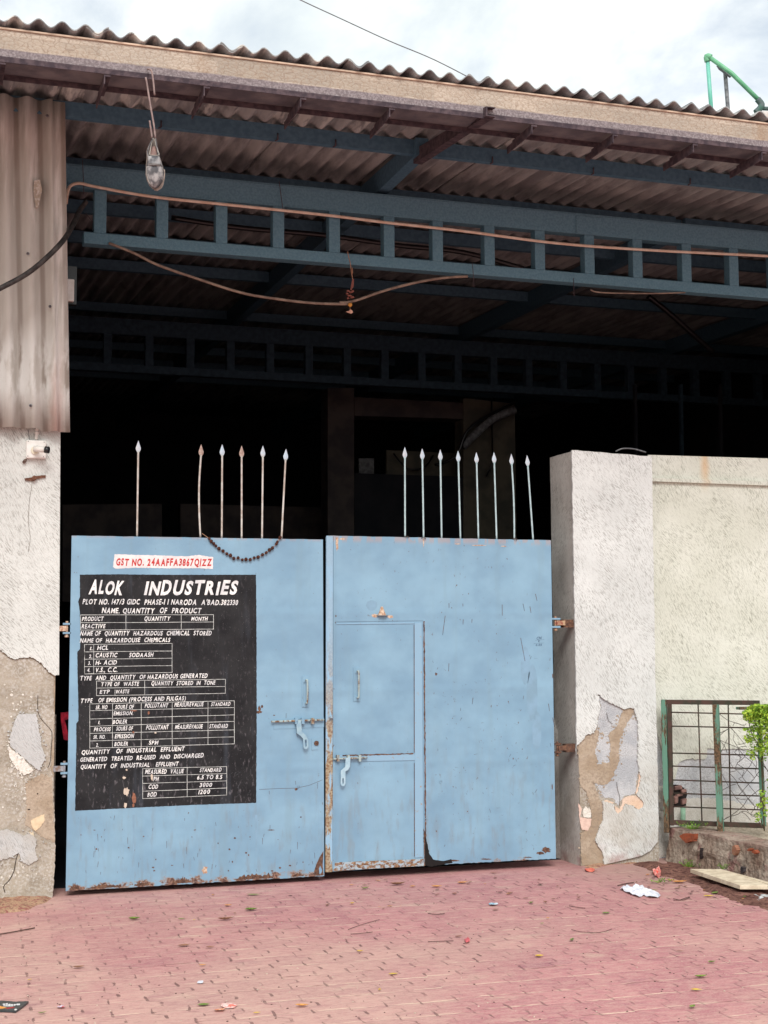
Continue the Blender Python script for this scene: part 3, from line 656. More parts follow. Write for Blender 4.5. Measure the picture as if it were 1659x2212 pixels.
for k in range(70):
    cx, cy = rngp.gauss(150, 90), rngp.choice([rngp.gauss(1150, 70), rngp.gauss(1370, 90), rngp.gauss(1900, 60), rngp.gauss(560, 80)])
    if not (0 < cx < 400): continue
    o = [at(*C6(a, c), 0.003) for a, c in blob(cx, cy, rngp.uniform(3, 13), rngp.uniform(3, 10), k, 8)]
    B().prism(o, [], (0, 0.0028, 0)).build('paint_flake', WHITEWASH, lp)
for pts in ([(0, 60), (0, 60)],):
    pass
b = B(); b.tube(smoothpath([at(*C6(x_, y_), 0.004) for x_, y_ in [(300, 480), (300, 600), (330, 670), (400, 750), (412, 800), (405, 900), (398, 1000), (380, 1050)]]), 0.0020, 4)
b.tube(smoothpath([at(*C6(x_, y_), 0.004) for x_, y_ in [(40, 2040), (30, 1990), (75, 1940), (110, 1870), (125, 1790), (145, 1720)]]), 0.0028, 4)
b.build('plaster_crack', simple('crack_dark_brown', srgb(72, 62, 54)), lp)  # cracks drawn as thin dark brown tubes
# broken inner edge seen in the gap
B().box(0.905, 0.925, 0.30, 0.40, 0.0, 1.2).build('inner_post', BARE, lp)

# right gate pillar
FX = [1250, 1410]
rpil = thing('gate_pillar', (5.1, 0.2, 0), 'right gate pillar, white textured plaster peeling off its lower half', 'pillar', None)
XL, XR = 4.79, 5.466
def yfar(z): return 0.40
cb = B()
topz = 3.158
cb.hexa([Vector(p) for p in [(XL+0.012, 0.012, -0.02), (XR, 0.012, -0.02), (XL+0.012, 0.43, -0.02), (XR, 0.43, -0.02), (XL+0.006, 0.012, topz), (XR+0.008, 0.012, topz-0.024), (XL+0.006, 0.43, topz+0.004), (XR+0.008, 0.43, topz-0.02)]])
cb.build('pillar_core', BARE, rpil)
# left side skin
b = B(); n1 = 26; ns = 6; V = {}
for i in range(n1+1):
    for j in range(ns+1):
        z = (topz+0.006)*i/n1; y = 0.0 + 0.43*j/ns
        nx = 0.006*noise.noise(Vector((0, y*5, z*4))); yj = 0.010*noise.noise(Vector((3, j, z*9))) if j in (0, ns) else 0
        if j == 0: yj = abs(yj)
        V[i, j] = b.bm.verts.new((XL + 0.003 + nx - (0.012 if j == ns and i < 9 else 0), y+yj, z))
for i in range(n1):
    for j in range(ns):
        b.bm.faces.new([V[i, j], V[i, j+1], V[i+1, j+1], V[i+1, j]])
SIDEP = None
t_, c_ = m_plaster('side_plaster', srgb(205, 203, 197), srgb(220, 218, 212), srgb(142, 136, 128)); SIDEP = t_.done(c_, 0.93, None, 0.1)
b.build('plaster_skin', SIDEP, rpil)
C7 = crop(2100, 2700, 1.7955)
peel = [C7(*p) for p in [(306, 425), (340, 395), (375, 350), (430, 335), (450, 290), (458, 220), (475, 160), (458, 60), (500, 95), (560, 128), (640, 164), (712, 158), (728, 210), (740, 262), (742, 340), (745, 420), (738, 520), (750, 600), (765, 650), (752, 715), (732, 772), (778, 818), (775, 865), (745, 880), (705, 850), (650, 838), (632, 880), (600, 912), (577, 882), (570, 838), (490, 815), (497, 880), (495, 950), (450, 1050), (440, 1100), (490, 1180), (505, 1265)]]
tl, tr = (1235.5, 972), (1408, 986)
outl = [tl, tr, (1412, 1250), (1417, 1500), (1423, 1765), (1421, 1818), (1405, 1838), (1385, 1849)] + [(2100/K + (505)/1.7955/K, (2700+1275/1.7955)/K)] 
front = [at(a, c, -0.008) for a, c in rough(outl[:-1], 12, 0.7, 2, False)] + [at(a, c, -0.008) for a, c in rough(peel[::-1], 2.5, 1.5, 3, False)] + [at(a, c, -0.008) for a, c in rough([(1246, 1640), (1243, 1400), (1239, 1180), (1235.5, 974)], 10, 0.9, 4, False)]
B().prism(front, [], (0, 0.0195, 0)).build('plaster_skin', PLASTER, rpil)
plate('paint_patch', [C7(*p) for p in [(462, 70), (500, 100), (560, 132), (640, 168), (660, 165), (700, 200), (735, 270), (738, 420), (732, 520), (745, 600), (725, 700), (720, 770), (640, 780), (600, 850), (570, 800), (500, 790), (440, 700), (440, 560), (430, 420), (455, 300), (462, 220), (480, 160)]], 0.009, 0.0027, BAREBLUE, rpil, 3, 1.6, 20, flakes=1)
plate('mortar_patch', [C7(*p) for p in [(640, 165), (712, 160), (690, 230), (640, 300), (610, 400), (605, 540), (560, 650), (520, 700), (460, 700), (425, 690), (500, 860), (497, 950), (450, 1050), (442, 1100), (490, 1180), (505, 1260), (345, 1272), (335, 1150), (340, 1040), (395, 1000), (410, 920), (380, 760), (330, 700), (320, 560), (310, 430), (375, 352), (430, 338), (450, 300), (470, 330), (440, 460), (450, 560), (540, 540), (545, 420), (530, 350), (600, 270)]], 0.006, 0.0028, MUD, rpil, 3, 1.8, 21, flakes=2)
plate('undercoat_patch', [C7(*p) for p in [(630, 800), (680, 778), (730, 776), (776, 820), (773, 863), (742, 878), (705, 848), (650, 834), (632, 876), (602, 910), (579, 880), (574, 850), (610, 872), (628, 835)]], 0.003, 0.0027, PEACH, rpil, 4, 0.7, 22)
plate('undercoat_patch', [C7(*p) for p in [(750, 612), (768, 652), (754, 716), (735, 770), (722, 762), (742, 690)]], 0.003, 0.0027, PEACH, rpil, 4, 0.5, 23)
plate('undercoat_patch', [C7(*p) for p in [(488, 816), (520, 808), (572, 826), (560, 836), (520, 834)]], 0.003, 0.0027, PEACH, rpil, 4, 0.4, 24)
plate('undercoat_patch', [C7(*p) for p in [(318, 830), (345, 872), (332, 930), (412, 942), (405, 990), (388, 1026), (345, 1018), (330, 965)]], 0.002, 0.0037, simple('pink_undercoat', srgb(220, 192, 178), srgb(206, 176, 162), 40), rpil, 4, 0.7, 25)
plate('undercoat_patch', [C7(*p) for p in [(370, 850), (405, 880), (405, 935), (355, 925), (350, 880)]], 0.002, 0.0037, WHITEWASH, rpil, 3, 1.4, 26)
b = B()
for pts in ([(462, 60), (466, 20), (478, -10)], [(712, 158), (728, 110), (744, 80), (750, 30), (765, -20)], [(590, 680), (596, 730), (612, 790), (608, 850)], [(800, 990), (822, 1040), (830, 1110), (834, 1140)], [(520, 190), (530, 240), (560, 270)]):
    b.tube(smoothpath([at(*C7(*p), 0.0) for p in pts]), 0.0018, 4)
b.build('plaster_crack', simple('crack_grey_brown', srgb(92, 84, 76)), rpil)  # cracks drawn as thin grey-brown tubes
B().tube(smoothpath([at(1330, 975, 0.05), at(1345, 969, 0.05), at(1370, 970, 0.05), at(1395, 977, 0.05)]), 0.006, 6).build('cable_scrap', GREYM, rpil)

# ------------------------------------------------------------------ boundary wall on the right
bw = thing('boundary_wall', (6.6, 0.25, 0), 'cream textured boundary wall with a peeled bluish lower part, right of the pillar', 'wall')
WY = 0.13
B().box(XR+0.012, 11.0, WY+0.012, 0.42, -0.02, 3.16).build('wall_core', BAREBLUE, bw)
C8 = crop(2500, 2650, 3.166)
skin = [(1400, 982.5), (1720, 992), (1720, 1180)] + [C8(*p) for p in [(1900, 960), (1659, 952), (1500, 960), (1330, 942), (1150, 946), (1050, 962), (980, 946), (905, 940), (898, 1045), (880, 1076), (800, 1072), (750, 1086), (722, 1058), (700, 1070), (640, 1075), (570, 1108), (528, 1140), (545, 1172), (525, 1245)]]
sk2 = skin + [C8(500, 1330), C8(470, 1400)] + [(1400, 1700)]
# extend the skin to the right beyond the frame
o = [at(a, c, WY) for a, c in [(1400, 982.5), (2100, 1003), (2100, 1410)]] + [at(a, c, WY) for a, c in rough(sk2[3:-1], 3, 0.8, 31, False)] + [at(1395, 1500, WY)]
B().prism(o, [], (0, 0.0115, 0)).build('plaster_skin', CREAM, bw)
mo = [at(1395, 1032, WY-0.0), at(2100, 1056, WY-0.0), at(2100, 1066, WY), at(1395, 1040, WY)]
B().prism([p+Vector((0, -0.0005, 0)) for p in mo], [], (0, -0.030, 0)).build('wall_moulding', CREAM, bw)
plate('lower_render', [C8(*p) for p in [(480, 1400), (640, 1560), (1000, 1560), (1400, 1640), (1900, 1650), (1900, 2300), (300, 2300), (300, 1400)]], WY+0.009, 0.0025, GREYSKIN, bw, 4, 2, 33)
hole = [C8(*p) for p in [(470, 1388), (560, 1400), (610, 1430), (640, 1475), (655, 1510), (640, 1560), (640, 1655), (590, 1665), (500, 1670), (470, 1680)]]
plate('broken_hole', hole, WY+0.002, 0.006, simple('hole_shade', srgb(34, 26, 26)), bw, 3, 0.6, 34)  # flat near-black plate painted as the shade inside the hole
rngb = random.Random(9); HOLEBRICK = simple('dusty_brick', srgb(150, 116, 108), srgb(104, 80, 76), 20, 0.9, 0.1, 1.0)
for (cx, cy, rx, ry) in ((530, 1430, 55, 28), (600, 1470, 36, 22), (545, 1520, 48, 22), (600, 1600, 34, 40), (500, 1580, 28, 50), (350, 1500, 30, 60), (345, 1640, 26, 50), (340, 1760, 26, 40)):
    c = at(*C8(cx, cy), WY-0.03 if cx < 400 else WY+0.0); u = 1/3.166/K*c.y*0+0.00062
    hb = B(); hx, hz, hy = rx*u, ry*u, 0.03; pp = [Vector((c.x+sx*hx*rngb.uniform(0.8, 1.1), c.y+sy*hy*rngb.uniform(0.7, 1.1), c.z+sz*hz*rngb.uniform(0.75, 1.1)+sx*hz*0.25)) for sz in (-1, 1) for sy in (-1, 1) for sx in (-1, 1)]
    hb.hexa(pp); hb.build('brick_fragment', HOLEBRICK if cx > 400 else GREYSKIN, bw, 0.006)

# ------------------------------------------------------------------ planter wall, soil
CP = crop(2500, 3200, 3.166)
pw = thing('planter_wall', (5.7, -0.5, 0), 'low crumbling brick planter wall under the fence, at the right', 'low wall')
b = B(); n1, n2 = 40, 6; V = {}
A0, A1 = Vector((5.50, 0.0, 0)), Vector((5.78, -2.6, 0))
def ptop(t): return 0.255 + 0.012*noise.noise(Vector((t*8, 2, 0)))
for i in range(n1+1):
    t = i/n1; base = A0.lerp(A1, t)
    for j in range(n2+3):
        if j <= n2: z = ptop(t)*j/n2; off = 0.05*(j/n2)
        else: z = ptop(t) + 0.008*noise.noise(Vector((t*10, j, 4))); off = 0.05 + 0.13*(j-n2)
        nn = 0.014 + noise.noise(Vector((t*9, j*0.8, 1)))*0.012 + noise.noise(Vector((t*26, j*2.1, 5)))*0.008
        if j == n2: nn -= 0.008
        V[i, j] = b.bm.verts.new((base.x + off + (nn if j <= n2 else 0), base.y, z))
for i in range(n1):
    for j in range(n2+2):
        b.bm.faces.new([V[i, j], V[i+1, j], V[i+1, j+1], V[i, j+1]])
b.box(6.2, 9.0, -2.6, 0.1, 0.0, 0.10)
pwall = b.build('wall_render', PLANTER, pw)
def onwall(cx, cy, rx, ry, mat, seed, name):
    pts = []
    for a, c in rough(blob(cx, cy, rx, ry, seed, 9, 0.3), 8, 4, seed):
        px_, py_ = CP(a, c); d = ray(px_, py_)
        n_ = Vector((-2.6, -0.28, 0)).normalized(); p_ = A0 + Vector((0.0, 0, 0)); tt = (p_-CAM).dot(n_)/d.dot(n_); pts.append(CAM + d*tt + Vector((0.010 if ry < 100 else 0.004, 0, 0)))
    B().prism(pts, [], (0.03, 0, 0)).build(name, mat, pw)
onwall(650, 315, 95, 62, BRICK, 3, 'exposed_brick'); onwall(1405, 465, 24, 16, BRICK, 4, 'exposed_brick'); onwall(1470, 490, 24, 22, BRICK, 5, 'exposed_brick'); onwall(1220, 470, 30, 60, m_bare('reddish_mortar', srgb(156, 104, 84), srgb(146, 110, 88), srgb(150, 120, 100), 40), 6, 'exposed_brick')
onwall(1318, 720, 26, 45, simple('pipe_mouth', srgb(74, 66, 66), srgb(50, 46, 48), 30), 7, 'drain_hole'); onwall(800, 520, 7, 75, simple('wall_gap_dark', srgb(44, 34, 34)), 8, 'open_crack')  # dark patches laid on the wall face for the hole and the crack
if False: onwall(960, 450, 110, 120, m_bare('grey_wall_patch', srgb(150, 138, 122), srgb(172, 160, 142), srgb(130, 118, 104), 40), 9, 'grey_patch')
b = B(); n = 24
tag(B().box(5.75, 9.0, -2.6, WY, 0.1, 0.235).build('planter_soil', m_dirt('gravelly_soil', srgb(186, 172, 152), srgb(202, 190, 172), srgb(160, 146, 128))), 'pale gritty soil filling the planter', None, None, 'structure')
# soil spread along the foot of the walls
def patch(name, pts, mat, h, label, seed, nx=26, ny=40):
    P = [Vector(p) for p in pts]     # quad: four ground points
    b = B(); V = {}
    for i in range(nx+1):
        for j in range(ny+1):
            u, v = i/nx, j/ny; p = (P[0]*(1-u)+P[1]*u)*(1-v) + (P[3]*(1-u)+P[2]*u)*v
            e = min(u, 1-u, v, 1-v)*4; e = min(1, e)
            jit = noise.noise(Vector((p.x*7, p.y*7, seed)))
            z = -0.006 + (0.010 + h*(0.6+0.8*noise.noise(Vector((p.x*5, p.y*5, seed+3)))) + 0.5*h*noise.noise(Vector((p.x*22, p.y*22, seed))))*min(1, e*(1+jit*0.8))
            V[i, j] = b.bm.verts.new((p.x + (0.02*jit if u > 0.4 else 0.02*jit + 0.16*noise.noise(Vector((p.y*2.6, seed, 0))) + 0.05*noise.noise(Vector((p.y*11, seed, 2)))), p.y, max(-0.01, z)))
    for i in range(nx):
        for j in range(ny): b.bm.faces.new([V[i, j], V[i+1, j], V[i+1, j+1], V[i, j+1]]).smooth = True
    return tag(b.build(name, mat), label, None, None, 'stuff')
patch('soil', [atz(*CP(-260, 585)), atz(*CP(330, 540)), (5.62, -2.4, 0), (5.05, -2.2, 0)], DIRT, 0.022, 'dark reddish soil and litter along the foot of the planter wall', 1)
patch('debris', [atz(-60, 1985), atz(60, 1968), atz(132, 1938), atz(-60, 1920)], DIRT2, 0.03, 'orange brown crumbled debris at the foot of the left pillar', 2, 24, 8)
patch('debris', [atz(1255, 1882), atz(1425, 1860), atz(1425, 1826), atz(1230, 1840)], DIRT2, 0.012, 'crumbled plaster dust at the foot of the right pillar', 3, 24, 6)

# ------------------------------------------------------------------ gate leaves
CG1 = crop(250, 2080, 2.07375); CG2 = crop(250, 2600, 2.07375); CR1 = crop(1000, 2080, 2.07375); CR2 = crop(1000, 2700, 2.07375)
SP = lambda nm: None
def spear(root, bx, by, tx, ty, Y, mat_r, mat_h, bend=0.0, lab=None):
    a = at(bx, by+2, Y); c = at(tx, ty, Y); mid = (a+c)/2 + Vector((bend, 0, 0)); hd = 0.082; d = (c-a).normalized(); neck = c - d*hd*0.92
    b = B(); b.tube(smoothpath([a, a.lerp(neck, 0.33)+Vector((bend*0.9, 0, 0)), a.lerp(neck, 0.66)+Vector((bend, 0, 0)), neck], 4), 0.0068, 8)
    o = b.build('spike', mat_r, root)
    b = B(); s = d.cross(Vector((0, 1, 0))).normalized(); base = c - d*hd
    prof = [(0.0, 0.008), (0.22, 0.017), (0.36, 0.018), (1.0, 0.001)]
    rings = []
    for t, wd in prof:
        p = base + d*hd*t; rings.append([b.bm.verts.new(p + v_) for v_ in (s*wd, Vector((0, -wd*0.35, 0)), -s*wd, Vector((0, wd*0.35, 0)))])
    for i in range(3):
        for k in range(4): b.bm.faces.new([rings[i][k], rings[i][(k+1) % 4], rings[i+1][(k+1) % 4], rings[i+1][k]])
    b.bm.faces.new(rings[0][::-1]); b.bm.faces.new(rings[-1])
    b.build('spear_point', mat_h, o)
    if lab: o['label'] = lab
SPK = simple('weathered_spike_paint', srgb(206, 204, 198), srgb(178, 166, 156), 22, 0.7)
SPKB = simple('pale_blue_spike_paint', srgb(184, 206, 210), srgb(166, 188, 192), 22, 0.6)
SPH = simple('pale_blue_spear_paint', srgb(190, 208, 222), srgb(200, 204, 210), 30, 0.55)
SPHR = simple('rusted_spear_point', srgb(188, 168, 158), srgb(160, 134, 122), 50, 0.8)

def decals(b, items, Y, m0):
    for kind, args in items:
        pass
GL = thing('gate_leaf', (1.0, 0.02, 0), 'left blue steel gate leaf with the black painted notice board', 'gate', 'leaves of the blue double gate')
b = B(); TH = 0.045
outl = rough([(155, 1157), (697.5, 1165.5)], 14, 0.35, 1, False)[:-1] + [(697.5, 1165.5), (700.5, 1892)]
botl = rough([(700.5, 1892), (142, 1925)], 5, 0.8, 5, False)[1:]
o = [at(a, c, 0.0) for a, c in outl+botl]
b.prism(o, [], (0, 0.004, 0)); b.prism([at(a, c, 0.0041) for a, c in [(156, 1159), (696, 1167), (699, 1890), (143, 1923)]], [[at(a, c, 0.0041) for a, c in [(172, 1175), (680, 1183), (683, 1874), (160, 1905)]]], (0, TH-0.005, 0))
# peeled and rusty places, scratches
def dec(pts, m, y=-0.0009): b.prism([at(a, c, y) for a, c in pts], [], (0, abs(y)-0.0001, 0), m)
for (x_, y_, rx, ry, sd_) in ((590, 1458, 9, 5, 1), (300, 1800, 3, 40, 2),):
    pass
rg = random.Random(11)
# bottom bites of rust
for (x0_, x1_, yy_, hh_) in ((186, 262, 1904, 5), (372, 412, 1889, 8), (505, 590, 1888, 7), (630, 656, 1886, 6), (150, 172, 1908, 9), (290, 322, 1899, 6)):
    n_ = 26; up_ = [(x0_+(x1_-x0_)*k/n_, 1925-(x0_+(x1_-x0_)*k/n_-142)*0.0591-3-hh_*2*abs(noise.noise(Vector((k*0.37, x0_, 0))))-hh_*0.7*sin(pi*k/n_)) for k in range(n_+1)]
    dn_ = [(p[0], 1925-(p[0]-142)*0.0591-2.0-2.2*abs(noise.noise(Vector((p[0]*0.3, 7, 0))))) for p in up_][::-1]
    dec(up_+dn_, 1)
dec([(697, 1868), (699, 1890), (684, 1892), (678, 1884), (683, 1868), (690, 1852), (699, 1838)], 1)
dec([C for C in blob(692, 1880, 3.4, 9, 77, 14, 0.3)], 0, -0.0015)
for (x_, y_, rx, ry) in ((560, 1538, 7, 3), (586, 1793, 7, 1.1), (640, 1705, 3, 2.5), (650, 1765, 1.6, 1.6), (560, 1530, 3, 5), (566, 1526, 3, 3), (592, 1545, 2, 1), (443, 1880, 6, 9)):
    dec(blob(x_, y_, rx, ry, int(x_*y_)), 2 if ry > 8 else 1)
for k in range(60):
    x_ = rg.uniform(165, 690); y_ = rg.uniform(1760, 1885) if k < 42 else rg.uniform(1260, 1750)
    if y_ < 1756 and x_ < 556: continue
    ln = rg.uniform(3, 16); dx = rg.uniform(-2, 2)
    dec([(x_-0.45, y_), (x_+0.45, y_), (x_+dx+0.3, y_+ln), (x_+dx-0.3, y_+ln)], 3)
for k in range(26):
    x_ = rg.uniform(165, 690); y_ = rg.uniform(1790, 1890); dec(blob(x_, y_, rg.uniform(0.8, 3), rg.uniform(0.8, 2.4), k+90, 9), 1)
# crack line
for pts in ([(560, 1705), (600, 1703), (640, 1702), (668, 1696), (697, 1684)],):
    for (xa, ya), (xb, yb) in zip(pts, pts[1:]): dec([(xa, ya), (xb, yb), (xb, yb+0.8), (xa, ya+0.8)], 3)
for x_ in (288, 553): dec([(x_-2, 1760), (x_+3, 1760), (x_+2, 1835), (x_-0.5, 1850)], 4, -0.0004)
panelL = b.build('gate_panel', [GATE, RUST, RUSTP, SCR, STAIN], GL)
# rim along the top edge
spx = [(296, 1157, 299, 952, 0), (433, 1159, 434.5, 960, -0.012), (479, 1160, 480, 960, 0), (522, 1162, 522, 963, 0), (566, 1163, 568, 963, 0), (608, 1163, 618, 970, 0)]
for k, (bx, by, tx, ty, bd) in enumerate(spx):
    spear(GL, bx, by, tx, ty, 0.02, SPK, SPHR if k in (1, 3) else SPH, bd, 'lone spike, set far left of the others' if k == 0 else None)
# handle
def handle(root, x, y0, y1, Y, plate_w=14, side=1):
    b = B(); pl = [at(a, c, Y-0.002) for a, c in [(x-plate_w/2, y0-5), (x+plate_w/2, y0-5), (x+plate_w/2, y1+7), (x-plate_w/2, y1+7)]]
    inner = [at(a, c, Y-0.002) for a, c in [(x-plate_w/2+2.6, y0+8), (x+plate_w/2-2.6, y0+8), (x+plate_w/2-2.6, y1-5), (x-plate_w/2+2.6, y1-5)]]
    b.prism([p-Vector((0, 0.005, 0)) for p in pl], [[p-Vector((0, 0.005, 0)) for p in inner]], (0, 0.0068, 0)); hx = x+4.5*side
    P = [at(hx-3, y0+4, Y), at(hx-2, y0+3, Y-0.035), at(hx, y0+7, Y-0.045), at(hx, y1-6, Y-0.045), at(hx-2, y1-1, Y-0.035), at(hx-3, y1, Y)]
    o = b.build('handle', GATE, root); B().tube(smoothpath(P, 5), 0.0068, 8).build('grip_bar', RUSTMIX, o); return o
HDL = handle(GL, 659.5, 1466, 1520, 0.0, 14)
# long sliding bolt with hanging hasp
b = B(); a0, a1 = at(586, 1559, -0.022), at(700, 1555, -0.022)
b.tube([a0, a1], 0.0072, 10)
bolt = b.build('slide_bolt', RUSTMIX, GL)
B().prism([at(a, c, -0.003) for a, c in [(591, 1554), (700, 1550), (700, 1571), (591, 1575)]], [], (0, 0.0028, 0)).build('bolt_plate', GATE, bolt)
for x_ in (641, 676, 655):
    B().prism([at(a, c, -0.034) for a, c in [(x_-3, 1551), (x_+3, 1551), (x_+3, 1564), (x_-3, 1564)]], [], (0, 0.03, 0)).build('bolt_keeper', RUSTMIX if x_ == 676 else GATE, bolt)
def hasp(parent, P, slot, Y, mat):
    o = B().prism([at(a, c, Y) for a, c in P], [[at(a, c, Y) for a, c in slot]], (0, 0.006, 0)).build('hasp', mat, parent, 0.001); return o
Q = lambda L: [CR2(*p) for p in L]
hasp(bolt, Q([(345, 288), (386, 285), (392, 375), (425, 405), (443, 440), (445, 505), (430, 520), (410, 515), (405, 500), (402, 435), (380, 410), (352, 390)]), Q([(416, 442), (430, 440), (432, 498), (418, 500)]), -0.034, simple('hasp_blue_paint', srgb(150, 178, 190), srgb(136, 166, 184), 30, 0.5, 0.4))
B().prism([at(*CR2(*p), -0.004) for p in [(470, 430), (518, 426), (522, 522), (472, 526)]], [], (0, 0.0038, 0)).build('lock_plate', GATE, bolt)
B().prism([at(*CR2(*p), -0.012) for p in blob(512, 470, 20, 22, 8, 10, 0.2)], [], (0, 0.0078, 0)).build('lock_staple', RUST, bolt)
def ring(root, px_, py_, Y): 
    c = at(px_, py_, Y-0.002); B().tube([c+Vector((0.010*cos(a), 0, 0.010*sin(a))) for a in [2*pi*k/14 for k in range(12)]], 0.0022, 6).build('bolt_ring', GATE, root)
ring(GL, 645, 1700, 0.0)
# hinges on the left side
def hinge(root, px0, px1, py, Y, mat, mwall):
    xa, xb = at(px0, py, Y).x, at(px1, py, Y).x; z = at(px0, py, Y).z
    x0_, x1_ = min(xa, xb), max(xa, xb)
    b = B(); b.box(x0_, x1_, Y+0.0, Y+0.035, z+0.022, z+0.036).box(x0_, x1_, Y, Y+0.035, z-0.040, z-0.026)
    o = b.build('hinge', mat, root, 0.002)
    xm = (x0_+x1_)/2; b = B(); b.tube([(xm, Y+0.018, z-0.056), (xm, Y+0.018, z+0.048)], 0.009, 8); b.tube([(xm, Y+0.018, z-0.062), (xm, Y+0.018, z-0.050)], 0.015, 6)
    d = -1 if px0 < 400 else 1; b.box(min(xm+d*0.006, xm+d*0.075), max(xm+d*0.006, xm+d*0.075), Y+0.002, Y+0.034, z-0.020, z+0.016)
    b.build('hinge_pin', mwall, o)
    return o
hinge(GL, 136, 154, 1357, 0.0, GATE, RUSTP); hinge(GL, 131, 148, 1660, 0.0, GATE, simple('grey_hinge_pin', srgb(150, 156, 164), srgb(122, 100, 88), 30))

# painted strips and lettering
FONT = {}
def glyph(ch, bold):
    key = (ch, bold)
    if key in FONT: return FONT[key]
    cu = bpy.data.curves.new('t', 'FONT'); cu.body = ch; cu.size = 1; cu.offset = 0.040 if bold else 0.026; cu.resolution_u = 3
    ob = bpy.data.objects.new('t', cu); COL.objects.link(ob); dg = bpy.context.evaluated_depsgraph_get(); me = bpy.data.meshes.new_from_object(ob.evaluated_get(dg))
    vs_ = [v.co.copy() for v in me.vertices]; fs = [tuple(p.vertices) for p in me.polygons]
    bpy.data.objects.remove(ob); bpy.data.curves.remove(cu); bpy.data.meshes.remove(me)
    if vs_:
        x0_ = min(v.x for v in vs_); x1_ = max(v.x for v in vs_)
    else: x0_, x1_ = 0, 0.3
    FONT[key] = ([(v.x-x0_, v.y) for v in vs_], fs, x1_-x0_); return FONT[key]
CAP = 0.70
rt = random.Random(21)
def text(b, s, x0, x1, yb0, yb1, h, C, Y, bold=False, shear=0.2, m=0):
    gl = []; x = 0
    for ch in s:
        if ch == ' ': x += 0.42; continue
        v, f, wd = glyph(ch, bold); wd2 = wd*rt.uniform(0.93, 1.07); gl.append((x, v, f, wd2/wd if wd else 1, rt.uniform(-0.03, 0.03), rt.uniform(-0.04, 0.04), rt.uniform(0.94, 1.06))); x += wd2 + 0.13
    W = x-0.13; sx = (x1-x0-shear*h)/W; sy = h/CAP
    for (gx, v, f, k, dy, rot, ky) in gl:
        bv = []
        for (a, c) in v:
            a2 = a*k; c2 = c*ky + dy; a3 = a2 - rot*c2; c3 = c2 + rot*a2*0.5
            X = x0 + (gx+a3)*sx + shear*c3*sy; t = (X-x0)/max(1, (x1-x0)); yy_ = yb0 + (yb1-yb0)*t - c3*sy
            bv.append(b.bm.verts.new(at(*C(X, yy_), Y)))
        for q in f:
            try: b.bm.faces.new([bv[i] for i in q]).material_index = m
            except ValueError: pass
def line(b, xa, ya, xb, yb, C, Y, wd=3.4, m=0):
    n = 8; up, dn = [], []
    L_ = math.dist((xa, ya), (xb, yb)); nx_, ny_ = -(yb-ya)/L_, (xb-xa)/L_
    for i in range(n+1):
        t = i/n; x_ = xa+(xb-xa)*t; y_ = ya+(yb-ya)*t; j = rt.uniform(-0.8, 0.8); w2 = wd/2*rt.uniform(0.8, 1.15)
        up.append((x_+nx_*(w2+j), y_+ny_*(w2+j))); dn.append((x_-nx_*(w2-j), y_-ny_*(w2-j)))
    for i in range(n): b.face([at(*C(*p), Y) for p in (up[i], up[i+1], dn[i+1], dn[i])], m)
def tabl(b, xs_, lrows, C, Y):       # lrows: (y at left, y at right)
    xa, xb = xs_[0], xs_[-1]
    for (l, r_) in lrows: line(b, xa, l, xb, r_, C, Y)
    for x_ in xs_:
        t = (x_-xa)/(xb-xa); y0_ = lrows[0][0]+(lrows[0][1]-lrows[0][0])*t; y1_ = lrows[-1][0]+(lrows[-1][1]-lrows[-1][0])*t; line(b, x_, y0_-2, x_, y1_+2, C, Y)
strip = plate('number_strip', [CG1(*p) for p in [(418, 212), (600, 218), (800, 222), (1000, 230), (1100, 218), (1222, 236), (1220, 332), (1100, 326), (900, 328), (600, 322), (425, 330), (404, 316)]], -0.001, 0.0009, simple('pinkish_white_paint', srgb(232, 222, 220), srgb(214, 206, 206), 25, 0.6), GL, 3, 0.5, 41)
b = B(); text(b, 'GST NO. 24AAFFA3867Q1ZZ', 428, 1214, 303, 307, 55, CG1, -0.0018, True, 0.12); b.build('red_lettering', REDP, strip)
board = plate('notice_board', [CG1(*p) for p in [(133, 380), (400, 376), (800, 380), (1200, 380), (1572, 380), (1576, 700)]] + [CG2(*p) for p in [(1578, 380), (1576, 800), (1574, 1164), (1100, 1180), (600, 1203), (95, 1230), (98, 1000), (105, 700), (104, 520), (122, 495), (120, 300)]] + [CG1(*p) for p in [(116, 1240), (112, 1010), (135, 985), (138, 880), (134, 700), (128, 640), (120, 600), (134, 560)]], -0.001, 0.0009, BOARD, GL, 4, 0.35, 42)
YL = -0.0019
def textob(*a, **k):
    b = B(); text(b, *a, **k); return b.build('white_lettering', WHITEP, board)
textob('ALOK', 205, 502, 535, 537, 104, CG1, YL, True, 0.22); textob('INDUSTRIES', 658, 1434, 540, 540, 108, CG1, YL, True, 0.22)
